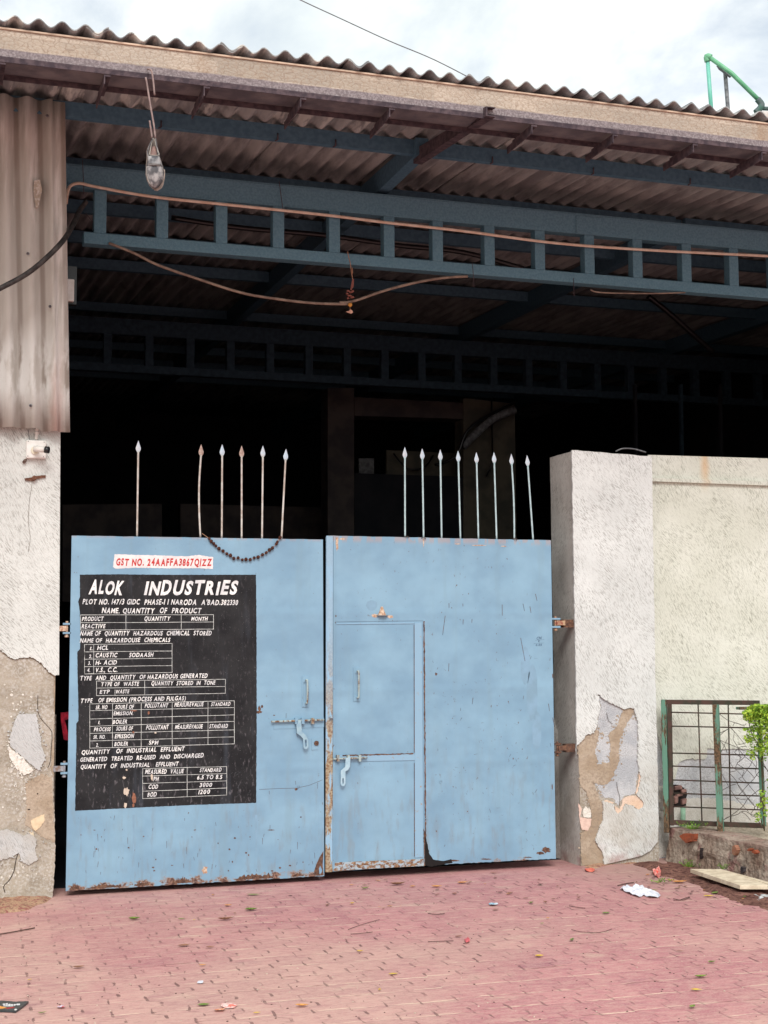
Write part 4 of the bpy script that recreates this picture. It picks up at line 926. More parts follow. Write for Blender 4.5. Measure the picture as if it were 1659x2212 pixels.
T1 = [('PLOT NO. 147/3 GIDC  PHASE-I I NARODA  A\'BAD.382330', 155, 1430, 620, 627, 42), ('NAME. QUANTITY  OF  PRODUCT', 312, 1128, 694, 694, 42),
      ('PRODUCT', 150, 330, 757, 755, 34), ('QUANTITY', 658, 876, 756, 754, 34), ('MONTH', 1043, 1180, 755, 755, 32), ('REACTIVE', 147, 345, 818, 816, 34),
      ('NAME OF  QUANTITY  HAZARDOUS  CHEMICAL  STORED', 135, 1213, 876, 874, 36), ('NAME OF  HAZARDOUSE  CHEMICALS', 133, 875, 934, 928, 34),
      ('1.', 215, 242, 995, 995, 27), ('HCL', 275, 370, 994, 992, 33), ('2.', 207, 240, 1061, 1061, 28), ('CAUSTIC', 260, 443, 1055, 1052, 36), ('SODAASH', 535, 737, 1053, 1050, 34),
      ('3.', 200, 227, 1117, 1116, 28), ('H- ACID', 260, 440, 1116, 1113, 36), ('4.', 193, 222, 1174, 1173, 30), ('V.S., C.C.', 258, 446, 1176, 1172, 36),
      ('TYPE  AND  QUANTITY  OF HAZARDOUS GENERATED', 133, 1180, 1243, 1220, 35), ('TYPE OF  WASTE', 305, 620, 1290, 1286, 32), ('QUANTITY  STORED  IN  TONE', 715, 1242, 1284, 1277, 32),
      ('ETP', 295, 380, 1352, 1350, 30), ('WASTE', 422, 540, 1350, 1346, 30)]
for s_, a, c, y0_, y1_, h_ in T1: textob(s_, a, c, y0_, y1_, h_, CG1, YL)
T2 = [('TYPE   OF EMISSION (PROCESS AND FULGAS)', 138, 1003, 347, 326, 34), ('SR. NO', 262, 362, 400, 397, 32), ('SOURS OF', 422, 578, 397, 395, 32), ('POLLUTANT', 663, 857, 387, 385, 34), ('MEASUREVALUE', 905, 1147, 379, 374, 34), ('STANDARD', 1205, 1365, 373, 371, 30),
      ('EMISSION.', 408, 575, 449, 447, 30), ('1.', 283, 305, 521, 521, 26), ('BOILER', 402, 525, 519, 517, 32), ('PROCESS', 248, 388, 580, 578, 30), ('SOURS OF', 430, 570, 574, 571, 32), ('POLLUTANT', 673, 862, 567, 563, 34), ('MEASUREVALUE', 910, 1140, 561, 556, 34), ('STANDARD', 1190, 1345, 555, 553, 32),
      ('SR. NO.', 243, 347, 643, 640, 30), ('EMISSION', 418, 578, 637, 634, 34), ('2.', 265, 292, 706, 705, 28), ('BOILER', 415, 532, 699, 696, 32), ('SPM', 695, 777, 689, 686, 32),
      ('QUANTITY   OF  INDUSTRIAL  EFFLUENT', 145, 992, 770, 738, 34), ('GENERATED  TREATED  RE-USED  AND  DISCHARGED', 135, 1148, 829, 793, 34), ('QUANTITY  OF  INDUSTRIAL   EFFLUENT', 137, 943, 888, 862, 34),
      ('MEASURED  VALUE', 665, 985, 928, 922, 34), ('STANDARD', 1112, 1294, 913, 909, 30), ('PH', 733, 780, 985, 984, 34), ('6.5 TO 8.5', 1090, 1300, 973, 968, 33), ('COD', 692, 776, 1050, 1047, 34), ('3000', 1110, 1217, 1035, 1031, 33), ('BOD', 685, 765, 1115, 1110, 34), ('1200', 1100, 1200, 1093, 1088, 33)]
for s_, a, c, y0_, y1_, h_ in T2: textob(s_, a, c, y0_, y1_, h_, CG2, YL)
YT = -0.0017
def tobj(f):
    b = B(); f(b); b.build('table_lines', TABLEP, board)
tobj(lambda b: tabl(b, [140, 510, 962, 1225], [(708, 706), (772, 766), (832, 824)], CG1, YT))
tobj(lambda b: (tabl(b, [172, 247], [(950, 949), (1190, 1187)], CG1, YT), tabl(b, [172, 887], [(950, 941), (1010, 1002), (1070, 1062), (1130, 1122), (1190, 1178)], CG1, YT)))
tobj(lambda b: (tabl(b, [270, 663, 1322], [(1248, 1233), (1306, 1292), (1368, 1348)], CG1, YT), line(b, 420, 1318, 420, 1364, CG1, YT)))
tobj(lambda b: tabl(b, [215, 400, 635, 888, 1180, 1395], [(357, 330), (412, 386), (480, 446), (540, 499), (598, 568), (660, 625), (718, 683)], CG2, YT))
tobj(lambda b: tabl(b, [647, 1010, 1333], [(885, 868), (946, 925), (1006, 985), (1070, 1043), (1130, 1101)], CG2, YT))
b = B()
for pts, mm in ((blob(515, 1072, 22, 34, 3, 14), 0), (blob(505, 1185, 14, 22, 4, 12), 0), (blob(575, 1120, 17, 48, 5, 14), 1), (blob(570, 1185, 10, 18, 9, 10), 1), (blob(495, 960, 14, 10, 6, 10), 0), (blob(695, 430, 10, 14, 7, 10), 1), (blob(752, 592, 10, 8, 8, 9), 0), (blob(722, 955, 10, 28, 10, 10), 0), (blob(515, 895, 8, 8, 11, 8), 0), (blob(575, 412, 28, 5, 12, 9), 1), (blob(570, 588, 9, 9, 13, 8), 1)):
    b.prism([at(*CG2(*p), -0.0024) for p in pts], [], (0, 0.0004, 0), mm)
for k in range(26):
    x_, y_ = rt.uniform(950, 1560), rt.uniform(700, 1150); an = rt.uniform(-0.6, 0.6)+1.1; ln = rt.uniform(8, 50)
    b.prism([at(*CG2(*p), -0.0020) for p in [(x_, y_), (x_+1.6, y_), (x_+1.6+ln*cos(an), y_-ln*sin(an)), (x_+ln*cos(an), y_-ln*sin(an))]], [], (0, 0.0004, 0), 2)
b.build('chipped_paint', [simple('chip_cream', srgb(206, 192, 176), srgb(184, 166, 150), 60), simple('chip_brown', srgb(150, 100, 78), srgb(124, 82, 66), 60), simple('chalk_scratch', srgb(104, 106, 112), None, 60)], board)

# ----- right leaf with wicket door
YR = 0.012
GR = thing('gate_leaf', (4.6, 0.03, 0), 'right blue steel gate leaf with a small wicket door in it', 'gate', 'leaves of the blue double gate')
DR = [(724.5, 1343), (913.5, 1340.5), (917.5, 1866), (723, 1872)]
b = B()
outl = rough([(705, 1157), (1190, 1167)], 14, 0.35, 2, False)[:-1] + [(1190, 1167), (1201, 1855)] + rough([(1201, 1855), (917, 1869)], 5, 0.7, 3, False)[1:] + [(703, 1884)]
b.prism([at(a, c, YR) for a, c in outl], [[at(a, c, YR) for a, c in DR]], (0, 0.004, 0))
b.prism([at(a, c, YR+0.0041) for a, c in [(706, 1159), (1189, 1169), (1200, 1853), (704, 1882)]], [[at(a, c, YR+0.0041) for a, c in [(722, 1176), (1172, 1184), (1182, 1836), (922, 1848), (919, 1330), (722, 1332)]]], (0, 0.04, 0))
def dec(pts, m, y=0.0009, bb=None): (bb or b).prism([at(a, c, YR-y) for a, c in pts], [], (0, y-0.0001, 0), m)
# rusted gap right of the door, corner bite, base
dec(rough([(914.5, 1342), (917.5, 1342), (921, 1860), (918.5, 1860)], 5, 0.7, 12), 1)
dec(rough([(919, 1815), (921, 1812), (927, 1842), (935, 1856), (955, 1860), (975, 1856), (978, 1864), (930, 1872), (918, 1868)], 4, 0.8, 13), 5, 0.0014)
dec(rough([(915, 1790), (920, 1800), (924, 1840), (930, 1866), (917, 1870)], 4, 0.9, 14), 1)
for (x_, y_, rx, ry) in ((1180, 1836, 10, 6), (1168, 1843, 8, 3), (980, 1859, 12, 1.6), (1050, 1856, 12, 1.4), (1140, 1852, 9, 1.2), (723, 1345, 2, 2), (1193, 1700, 1, 6), (1194, 1460, 1, 5), (942, 1456, 2.4, 3)):
    dec(blob(x_, y_, rx, ry, int(x_+y_)), 1)
for (x_, y_, rx, ry) in ((988, 1175, 6, 1.2), (1035, 1178, 14, 1.0), (1088, 1180, 6, 1), (915, 1172, 1.0, 9), (728, 1174, 3, 14), (740, 1164, 6, 2)):
    dec(blob(x_, y_, rx, ry, int(x_*3)), 2)
dec(blob(803, 1308, 13, 11, 8, 18, 0.15), 4, 0.0004); dec(blob(810, 1330, 7, 4, 9), 2, 0.0005); dec(blob(843, 1332, 6, 3.5, 10), 2, 0.0005)
rs = random.Random(31)
for (x_, y_, ln, dx) in ((962, 1330, 42, -6), (970, 1303, 10, 0), (1001, 1338, 11, -1), (1000, 1304, 6, 0), (1020, 1337, 8, -1), (1085, 1306, 24, 0), (1130, 1304, 16, 3), (1145, 1310, 14, 2), (1157, 1283, 15, 3), (970, 1433, 17, -1), (1125, 1378, 50, 9), (1022, 1507, 14, -2), (1185, 1520, 16, 2), (1194, 1550, 20, 4)):
    dec([(x_-0.8, y_), (x_+0.4, y_), (x_+dx+0.6, y_+ln), (x_+dx-0.4, y_+ln)], 3)
for k in range(60):
    x_, y_ = rs.uniform(925, 1190), rs.uniform(1400, 1840); an = rs.uniform(-0.7, 0.7)+rs.choice([0, 1.57]); ln = rs.uniform(1.5, 9)
    dec([(x_, y_), (x_+0.7, y_+0.5), (x_+0.7+ln*cos(an), y_+ln*sin(an)), (x_+ln*cos(an), y_+ln*sin(an))], 3)
for c_ in ((1150, 1500, 12, 60), (1160, 1580, 10, 40), (1135, 1440, 10, 40)): dec(blob(c_[0], c_[1], c_[2], c_[3], 3, 20, 0.12), 4, 0.0003)
panelR = b.build('gate_panel', [GATE, RUST, RUSTP, SCR, STAIN, simple('rust_hole_gap', srgb(24, 20, 20))], GR)
# left stile (raised strip) and bottom rail with flaking paint
B().prism([at(a, c, YR-0.012) for a, c in [(705, 1158), (719.5, 1158.3), (718.5, 1883.6), (703, 1884.5)]], [], (0, 0.0118, 0)).build('meeting_stile', [NT('x').m if False else (lambda: (lambda t: t.done(t.mix(t.math('MULTIPLY', t.ramp(t.noise(22, 8, t.vec((1, 1, 0.2)), 0.68), 0.44, 0.50), t.ramp(t.sep()[2], 0.9, 1.9, 1, 0.12)), srgb(142, 176, 200), t.mix(t.ramp(t.noise(60, 5), 0.4, 0.6), srgb(128, 98, 74), srgb(164, 152, 128))), 0.7, None, 0.3))(NT('stile_paint_rust_streaks')))()], GR, 0.002)
B().prism([at(a, c, YR-0.006) for a, c in [(720.5, 1158.4), (724, 1158.5), (723, 1872.5), (718.8, 1883)]], [], (0, 0.0058, 0)).build('stile_edge', GATE, GR)
B().prism([at(a, c, YR-0.005) for a, c in [(724, 1863), (915, 1855.5), (917, 1870.5), (720, 1881)]], [], (0, 0.0048, 0)).build('bottom_rail', [(lambda t: t.done(t.mix(t.ramp(t.noise(26, 8, t.vec((1, 1, 1.8)), 0.7), 0.46, 0.52), srgb(160, 176, 186), t.mix(t.ramp(t.noise(60, 5), 0.4, 0.6), srgb(108, 76, 58), srgb(152, 124, 98))), 0.8, None, 0.2))(NT('rail_flaked_paint'))], GR)
# wicket door
b = B(); YW = YR+0.006
b.prism([at(a, c, YW) for a, c in [(727.3, 1347.2), (910.6, 1344.8), (914, 1855.5), (726.6, 1860.6)]], [], (0, 0.004, 0))
def decw(pts, m, y=0.0009): b.prism([at(a, c, YW-y) for a, c in pts], [], (0, y-0.0001, 0), m)
for k in range(70):
    x_, y_ = rs.uniform(730, 892), rs.uniform(1400, 1850); an = rs.uniform(-0.9, 0.9)+rs.choice([0, 1.57]); ln = rs.uniform(1, 6)
    decw([(x_, y_), (x_+0.7, y_+0.5), (x_+0.7+ln*cos(an), y_+ln*sin(an)), (x_+ln*cos(an), y_+ln*sin(an))], 3)
for c_ in ((790, 1820, 14, 20), (858, 1800, 12, 16), (770, 1790, 20, 12)): decw(blob(c_[0], c_[1], c_[2], c_[3], 5, 18, 0.15), 4, 0.0003)
decw([p for p in rough([(730, 1858), (760, 1852), (800, 1849), (850, 1847), (893, 1843), (905, 1838), (912, 1846), (913, 1856), (728, 1861)], 4, 1.0, 15)], 1)
wick = b.build('wicket_door', [GATE, RUST, RUSTP, SCR, STAIN], GR)
b = B(); ys_ = YR-0.001
b.prism([at(a, c, ys_) for a, c in [(895.5, 1346), (911, 1345), (914.3, 1852), (896.5, 1853)]], [], (0, 0.0065, 0))
b.prism([at(a, c, ys_) for a, c in [(727.5, 1347), (895, 1344.5), (895, 1347.4), (727.5, 1349)]], [], (0, 0.0065, 0))
b.prism([at(a, c, ys_) for a, c in [(727, 1632), (896, 1628.5), (896.3, 1642.5), (727, 1646)]], [], (0, 0.0065, 0))
fr = b.build('door_frame', [(lambda t: t.done(t.mix(t.ramp(t.noise(18, 7, None, 0.65), 0.62, 0.68), srgb(136, 169, 192), srgb(158, 136, 112)), 0.6, None, 0.3))(NT('door_frame_paint'))], wick, 0.0015)
b = B()
b.prism([at(a, c, YR-0.0018) for a, c in rough([(740, 1631), (800, 1629), (860, 1627.6), (893, 1627), (893, 1629), (820, 1631.4), (740, 1634)], 4, 0.7, 3)], [], (0, 0.0006, 0))
for x0_, y0_, y1_ in ((894, 1350, 1626), (894.5, 1648, 1850)): b.prism([at(a, c, YR-0.0004) for a, c in [(x0_, y0_), (x0_+1.0, y0_), (x0_+1.6, y1_), (x0_+0.4, y1_)]], [], (0, 0.0002, 0))
b.build('rust_seam', RUST, wick)
handle(wick, 770.5, 1447, 1508, YW, 15)
b = B(); b.tube([at(720, 1639.5, YR-0.02), at(793, 1636.5, YR-0.02)], 0.0068, 10); wb = b.build('slide_bolt', RUSTMIX, wick)
for x_ in (731, 753, 778): B().prism([at(a, c, YR-0.03) for a, c in [(x_-2.5, 1631), (x_+2.5, 1631), (x_+2.5, 1645), (x_-2.5, 1645)]], [], (0, 0.0275, 0)).build('bolt_keeper', RUSTMIX, wb)
hasp(wb, Q([(750, 590), (788, 585), (786, 660), (770, 688), (748, 700), (748, 800), (738, 820), (718, 820), (708, 806), (710, 695), (745, 665)]), Q([(722, 758), (733, 756), (735, 800), (723, 802)]), YR-0.034, simple('hasp_pale_paint', srgb(168, 194, 206), srgb(150, 180, 196), 30, 0.5, 0.4))
# pencil scrawls
b = B()
def scrawl(C, pts, wd=2.0, Y=None):
    for (xa, ya), (xb, yb) in zip(pts, pts[1:]):
        L_ = max(0.5, math.dist((xa, ya), (xb, yb))); nx_, ny_ = -(yb-ya)/L_*wd/2, (xb-xa)/L_*wd/2
        b.face([at(*C(*p), Y) for p in ((xa-nx_, ya-ny_), (xb-nx_, yb-ny_), (xb+nx_, yb+ny_), (xa+nx_, ya+ny_))])
for k in range(2):
    cx, cy, r_ = 728, 1285, (33, 20)[k]; scrawl(CR1, [(cx+r_*cos(a)*0.95, cy+r_*1.05*sin(a)) for a in [2*pi*q/16 for q in range(17)]], 3, YW-0.0006)
yy_ = 1225
for k in range(9):
    x_ = 740+rs.uniform(-14, 14); scrawl(CR1, [(x_-14, yy_), (x_+18, yy_-8), (x_+10, yy_-18), (x_-8, yy_-12), (x_+20, yy_-2)], 2.2, YW-0.0006); yy_ -= 21
b.build('pencil_scrawl', PENCIL, wick)
b = B(); CRX = crop(1600, 2080, 2.07375)
text(b, 'CN', 1062, 1106, 908, 906, 20, CRX, YR-0.0006, False, 0.2); text(b, 'K', 1076, 1094, 932, 931, 16, CRX, YR-0.0006, False, 0.2); text(b, '0.05', 1056, 1108, 962, 960, 16, CRX, YR-0.0006, False, 0.2)
for q in ((1052, 916, 1126, 909), (1038, 944, 1122, 936)): line(b, *q, CRX, YR-0.0006, 1.6)
b.build('pencil_note', simple('dark_pencil', srgb(70, 96, 122)), GR)
# bell-shaped hood over the door
b = B(); ct = at(826, 1311, YR-0.012); cb_ = at(826, 1331.5, YR-0.02)
n = 14
for (ra, rb, za, zb_) in ((0.008, 0.013, ct.z+0.002, ct.z-0.014), (0.013, 0.021, ct.z-0.014, ct.z-0.036), (0.021, 0.034, ct.z-0.036, cb_.z+0.006)):
    for k in range(n):
        a0_, a1_ = pi + pi*k/n, pi + pi*(k+1)/n
        f = b.face([(ct.x+ra*cos(a0_), YR+ra*sin(a0_), za), (ct.x+ra*cos(a1_), YR+ra*sin(a1_), za), (ct.x+rb*cos(a1_), YR+rb*sin(a1_), zb_), (ct.x+rb*cos(a0_), YR+rb*sin(a0_), zb_)]); f.smooth = True
hood = b.build('bell_hood', RUSTP, GR)
b = B(); ol = [Vector((ct.x+0.043*cos(pi+pi*k/16), YR+0.036*sin(pi+pi*k/16), cb_.z+0.004)) for k in range(17)]
b.prism(ol, [], (0, 0, 0.005)); b.build('hood_rim', GREYM, hood)
ring(GR, 952, 1689, YR); ring(GR, 920, 1771, YR)
tb = at(719-3, 1550, YR-0.03); B().ball(tb, 0.012, 0, 2, (1.2, 1, 1)).build('lock_knob', simple('knob_paint', srgb(146, 176, 192), srgb(120, 92, 80), 40), GR)
spx = [(875, 874.5, 966), (915, 912, 969), (954, 951, 971), (994.6, 989.5, 974), (1033.5, 1029, 977), (1072.8, 1067, 977), (1111, 1104.5, 980.5), (1151.6, 1138.5, 983.5)]
for k, (bx, tx, ty) in enumerate(spx): spear(GR, bx, 1160.5+k*0.7, tx, ty, YR+0.02, SPKB, SPH, 0.006 if k == 6 else 0.0, 'outermost spike, leaning left' if k == 7 else None)
for pxx, pyy in ((877, 1160), (914, 1163), (1111, 1165)):
    c = at(pxx, pyy, YR+0.01); B().tube([c+Vector((0.016*cos(a)+0.004*sin(3*a), -0.012+0.012*sin(a), 0.006*sin(2*a))) for a in [2*pi*k/10 for k in range(11)]], 0.0025, 5).build('tie_wire', WIRE, GR)
c = at(1107, 1035-165+165, YR+0.01)
hinge(GR, 1193, 1211, 1345, YR, GATE, simple('flaking_hinge', srgb(176, 150, 120), srgb(142, 84, 70), 40)); hinge(GR, 1199, 1213, 1616, YR, RUST, RUST)
# dark stud between hinge and jamb is the pillar's lug
for zz in (at(1215, 1347, 0.05).z, at(1215, 1616, 0.05).z):
    B().box(4.70, 4.80, 0.03, 0.09, zz-0.03, zz+0.03).build('hinge_lug', RUST, rpil)

# ------------------------------------------------------------------ bead garland
gar = thing('bead_garland', at(1020/1.0, 1160, -0.03), 'string of brown seed beads looped along the top of the left gate leaf', 'garland')
C5 = crop(450, 1700, 1.8433)
bp = [(690, 776), (704, 796), (722, 812), (737, 828), (760, 848), (790, 866), (817, 886), (843, 898), (867, 920), (899, 915), (929, 930), (956, 926), (987, 928), (1016, 915), (1044, 910), (1076, 893), (1103, 878), (1127, 858), (1148, 844), (1177, 814), (1184, 800), (1204, 768)]
YG = -0.014
gar.location = at(*C5(940, 780), YG)
B().tube([at(*C5(637, 738), 0.012)] + [at(*C5(*p), YG) for p in bp], 0.0022, 5).build('thread', THREAD, gar)
for k, p in enumerate(bp):
    B().ball(at(*C5(*p), YG), 0.0128*(0.86 + 0.3*((k*37) % 10)/10), 0, 2, (0.9, 0.9, 1.0), 0.06).build('bead', SEED, gar)

# ------------------------------------------------------------------ security camera on the left pillar
CC = crop(0, 1600, 2.37)
sc_ = thing('security_camera', at(*CC(337, 400), 0.0), 'white security camera on a square box fixed to the left pillar', 'camera')
p0, p1 = at(*CC(247, 312), -0.05), at(*CC(430, 488), -0.05)
B().box(p0.x, p1.x, -0.05, -0.0005, p1.z, p0.z).build('junction_box', WPLAS, sc_, 0.008)
b = B()
for q in ((265, 326), (412, 334), (260, 464), (406, 470), (346, 370)): b.ball(at(*CC(*q), -0.051), 0.0034, 0, 1)
b.build('box_screw', GREYM, sc_)
c0 = at(*CC(325, 412), -0.05); c1 = at(*CC(350, 400), -0.11); c2 = at(*CC(430, 425), -0.145); 
ax = (Vector((1.0, -0.45, -0.12))).normalized()
B().tube([c0, c0+Vector((0, -0.012, 0))], 0.027, 20).tube([c0+Vector((0, -0.012, 0)), c0+Vector((0.004, -0.055, 0.002))], 0.013, 12).build('camera_mount', simple('cream_plastic', srgb(222, 216, 196), srgb(204, 196, 172), 10, 0.45), sc_)
cs = c0+Vector((0.0, -0.065, 0.003))
barrel = B().tube([cs-ax*0.012, cs-ax*0.010, cs+ax*0.068], [0.012, 0.020, 0.021], 20).build('camera_barrel', WPLAS, sc_)
B().tube([cs+ax*0.0681, cs+ax*0.094, cs+ax*0.0945], [0.024, 0.024, 0.021], 20).build('lens_hood', BPLAS, barrel)
B().tube([cs+ax*0.0946, cs+ax*0.096], [0.012, 0.010], 16).build('lens', simple('lens_glass', (0.02, 0.02, 0.03, 1), None, 5, 0.08, 0.8), barrel)
b = B(); u1, u2, u3 = at(*CC(335, 312), -0.03), at(*CC(345, 240), -0.035), at(*CC(352, 192), -0.05)
b.tube(smoothpath([u1, u2, u3, u3+Vector((0.012, 0.03, 0.012))], 4), 0.0105, 12); b.tube([u2+Vector((0, 0, -0.010)), u2+Vector((0, 0, 0.002))], 0.0165, 12); b.tube([u2+Vector((0, 0, 0.008)), u2+Vector((0, 0, 0.020))], 0.015, 12); b.tube([u3+Vector((-0.003, 0, -0.008)), u3+Vector((0.002, 0, 0.014))], 0.0145, 12)
b.build('conduit_elbow', WPLAS, sc_)
B().tube(smoothpath([at(*CC(262, 215), -0.02), at(*CC(268, 260), -0.02), at(*CC(275, 312), -0.012)], 4), 0.002, 5).build('cable', GREYM, sc_)
# rusty strap iron and stub
b = B(); b.prism([at(*CC(*p), -0.022) for p in rough([(230, 672), (290, 664), (318, 645), (345, 650), (425, 640), (428, 662), (350, 676), (320, 694), (235, 692)], 12, 2, 3)], [], (0, 0.02, 0)); b.prism([at(*CC(*p), -0.04) for p in rough([(300, 664), (330, 660), (345, 672), (318, 692), (300, 690)], 12, 1, 4)], [], (0, 0.017, 0))
o = recentre(b.build('strap_iron', simple('rusty_strap', srgb(128, 90, 70), srgb(92, 62, 50), 40, 0.85, 0.2, 0.8))); tag(o, 'bent rusty strap iron sticking from the left pillar below the camera', 'bracket')
B_ = B().tube(smoothpath([at(*CC(*p), -0.012) for p in [(297, 690), (296, 740), (278, 850), (268, 980), (266, 1090), (282, 1230), (262, 1360)]], 5), 0.0012, 4).build('wire', simple('thin_wire', srgb(150, 140, 130)), None)
tag(recentre(B_), 'thin wire hanging down the left pillar from the strap iron', 'wire')
b = B(); b.tube([at(*CC(240, 500), 0.0), at(*CC(222, 522), -0.03)], 0.011, 8); tag(recentre(b.build('pipe_stub', simple('stub_rust', srgb(112, 92, 82), srgb(80, 62, 56), 40))), 'short rusty stub poking out just under the camera box', 'stub')

# black hose, flood box behind the sheet edge
b = B(); b.tube(smoothpath([at(-60, 652, -0.60), at(0, 623, -0.60), at(60, 590, -0.62), at(110, 548, -0.64), at(142, 512, -0.60), at(160, 480, -0.30), at(172, 455, 0.05), at(186, 436, 0.12)], 6), 0.0175, 12)
tag(recentre(b.build('hose', RUBBER)), 'thick black hose curving past the corrugated sheet into the shed', 'hose')
q0, q1 = at(146, 602, 0.02), at(160, 651, 0.02)
fb = thing('lamp_box', ((q0.x+q1.x)/2, 0.05, q1.z), 'small white box mounted behind the edge of the corrugated sheet', 'box')
B().box(q0.x, q1.x, 0.02, 0.06, q1.z, q0.z).build('cover', WPLAS, fb, 0.005)
r0, r1 = at(150, 575, 0.065), at(165, 658, 0.065); B().box(r0.x-0.02, r1.x, 0.061, 0.12, r1.z, r0.z).build('back_frame', BPLAS, fb)

# conduit in front of the girder, sagging cable
b = B(); b.tube(smoothpath([at(*p, 0.075) for p in [(143, 440), (145, 420), (152, 402), (172, 396), (210, 404), (330, 425), (500, 443), (700, 464), (829, 480), (1000, 499), (1200, 525), (1400, 540), (1659, 553), (1900, 566)]], 5), 0.0115, 10)
tag(recentre(b.build('conduit', CONDUIT)), 'long peach coloured conduit running across the front girder', 'conduit')
b = B(); b.tube(smoothpath([at(*p, 0.10) for p in [(235, 525), (290, 547), (340, 572), (420, 600), (520, 632), (600, 646), (680, 655), (757, 657)]], 5), 0.0105, 8)
tag(recentre(b.build('cable', CABLEB)), 'brown cable sagging from the left end of the girder', 'cable')
b = B(); b.tube(smoothpath([at(*p, 0.095) for p in [(733, 654), (765, 650), (830, 628), (900, 610), (960, 600), (1010, 597)]], 5), 0.0105, 8)
tag(recentre(b.build('cable', CABLEB)), 'brown cable rising right from the hanging charm to the girder', 'cable')
for pts, lab in (([(178, 345), (180, 385), (181, 420)], 'thin rusty wire on the girder near its left end, above the conduit bend'), ([(603, 391), (608, 430), (612, 455)], 'thin rusty wire crossing the front girder right of the shoe'), ([(1020, 567), (1023, 600), (1024, 620)], 'rusty wire twisted round the bottom chord where the brown cable ends'), ([(1239, 600), (1240, 640)], 'short rusty wire end hanging below the bottom chord, right part'), ([(185, 460), (200, 480)], 'stray wire end beside the black hose tip')):
    tag(recentre(B().tube(smoothpath([at(*p, 0.09) for p in pts], 3), 0.0028, 5).build('tie_wire', RSTEEL)), lab, 'wire')
b = B(); b.tube(smoothpath([at(*p, 0.09) for p in [(1480, 632), (1400, 634), (1300, 632), (1275, 626)]], 4), 0.006, 6)
tag(recentre(b.build('cable', CABLEB)), 'thin cable along the underside of the girder, at the right', 'cable')

# hanging lemon and chilli charm
CH = crop(1250, 900, 5.5296)
ch = thing('lemon_chilli_charm', at(*CH(700, 1850), 0.07), 'dried lemon and chilli charm hanging from the front girder on a string', 'charm')
B().tube(smoothpath([at(*CH(*p), 0.08) for p in [(655, 500), (680, 620), (715, 760), (740, 950), (765, 1100), (745, 1250), (725, 1340)]], 4), 0.003, 5).tube([at(*CH(755, 850), 0.08), at(*CH(765, 980), 0.08)], 0.004, 5).build('string', THREAD, ch)
B().prism([at(*CH(*p), 0.075) for p in [(760, 1110), (798, 1100), (790, 1260), (740, 1340), (715, 1330)]], [], (0, 0.006, 0)).build('ribbon', CHILI, ch)
b = B(); rc_ = random.Random(4)
for k in range(14):
    b.ball(at(*CH(710+rc_.uniform(-75, 75), 1430+rc_.uniform(-90, 100)), 0.075), 0.011, 0, 1, (1.1, 0.8, 0.8), 0.2)
b.build('chillies', CHILI, ch)
B().ball(at(*CH(712, 1660), 0.07), 0.0165, 0, 3).build('lemon', LEMON, ch)
B().tube([at(*CH(710, 1710), 0.07), at(*CH(712, 1770), 0.07)], 0.0022, 5).build('lower_string', THREAD, ch)
B().prism([at(*CH(*p), 0.066) for p in [(622, 1805), (680, 1800), (712, 1765), (745, 1770), (778, 1820), (745, 1850), (700, 1840), (650, 1818)]], [], (0, 0.010, 0)).build('dried_flower', PETAL, ch)

# ------------------------------------------------------------------ hanging shoe
CS = crop(520, 250, 4.175); YS = -1.92
sh = thing('hanging_shoe', at(*CS(385, 2080), YS), 'old dusty loafer hung toe down by straps from the gutter', 'shoe')
def spt(x, y, d=0.0): return at(*CS(x, y), YS-d)
rowsS = [(1232, 340, 395, 0.045), (1290, 300, 405, 0.052), (1380, 262, 425, 0.055), (1450, 238, 438, 0.056), (1520, 246, 455, 0.055), (1580, 255, 470, 0.056), (1650, 238, 492, 0.060), (1720, 225, 512, 0.060), (1800, 224, 527, 0.056), (1880, 238, 520, 0.050), (1950, 258, 498, 0.043), (2010, 285, 458, 0.034), (2040, 315, 430, 0.024), (2052, 345, 400, 0.014)]
b = B(); NA = 16; V = {}
for i, (y_, xl, xr, h_) in enumerate(rowsS):
    for a in range(NA+1):
        th = pi*a/NA; c_x = (xl+xr)/2 - (xr-xl)/2*cos(th); hh = h_*(sin(th)**0.7 if sin(th) > 0 else 0)
        V[i, a] = b.bm.verts.new(spt(c_x, y_ + (0 if i else 0), 0.004+hh*0.9))
for i in range(len(rowsS)-1):
    for a in range(NA):
        if i < 4 and 3 <= a < NA-3: continue
        b.bm.faces.new([V[i, a], V[i, a+1], V[i+1, a+1], V[i+1, a]]).smooth = True
b.bm.faces.new([V[len(rowsS)-1, a] for a in range(NA+1)])
o = b.build('upper', LEATHER, sh); md = o.modifiers.new('solid', 'SOLIDIFY'); md.thickness = 0.003
B().prism([spt(x, y) for x, y in [(345, 1225), (300, 1290), (258, 1380), (236, 1450), (240, 1560), (228, 1700), (224, 1810), (245, 1910), (290, 2010), (345, 2056), (420, 2040), (480, 1960), (522, 1860), (522, 1740), (490, 1640), (452, 1510), (435, 1430), (410, 1300), (395, 1232)]], [], (0, 0.008, 0)).build('midsole', SOLE, sh)
B().prism([spt(x, y, -0.012) for x, y in [(400, 1700), (540, 1745), (543, 1830), (535, 1900), (515, 2000), (490, 2045), (420, 2092), (375, 2085), (350, 2050), (300, 2020)]], [], (0, 0.007, 0)).build('loose_sole', SOLE, sh)
B().prism([spt(x, y, 0.006) for x, y in [(330, 1365), (380, 1362), (400, 1440), (412, 1500), (300, 1508), (305, 1440)]], [], (0, 0.005, 0)).build('insole', INSOLE, sh)
B().prism([spt(x, y, 0.020) for x, y in [(298, 1512), (440, 1508), (462, 1560), (468, 1640), (300, 1620), (292, 1560)]], [], (0, 0.01, 0)).build('tongue', simple('grey_tongue', srgb(92, 94, 98), srgb(76, 78, 84), 20, 0.6), sh)
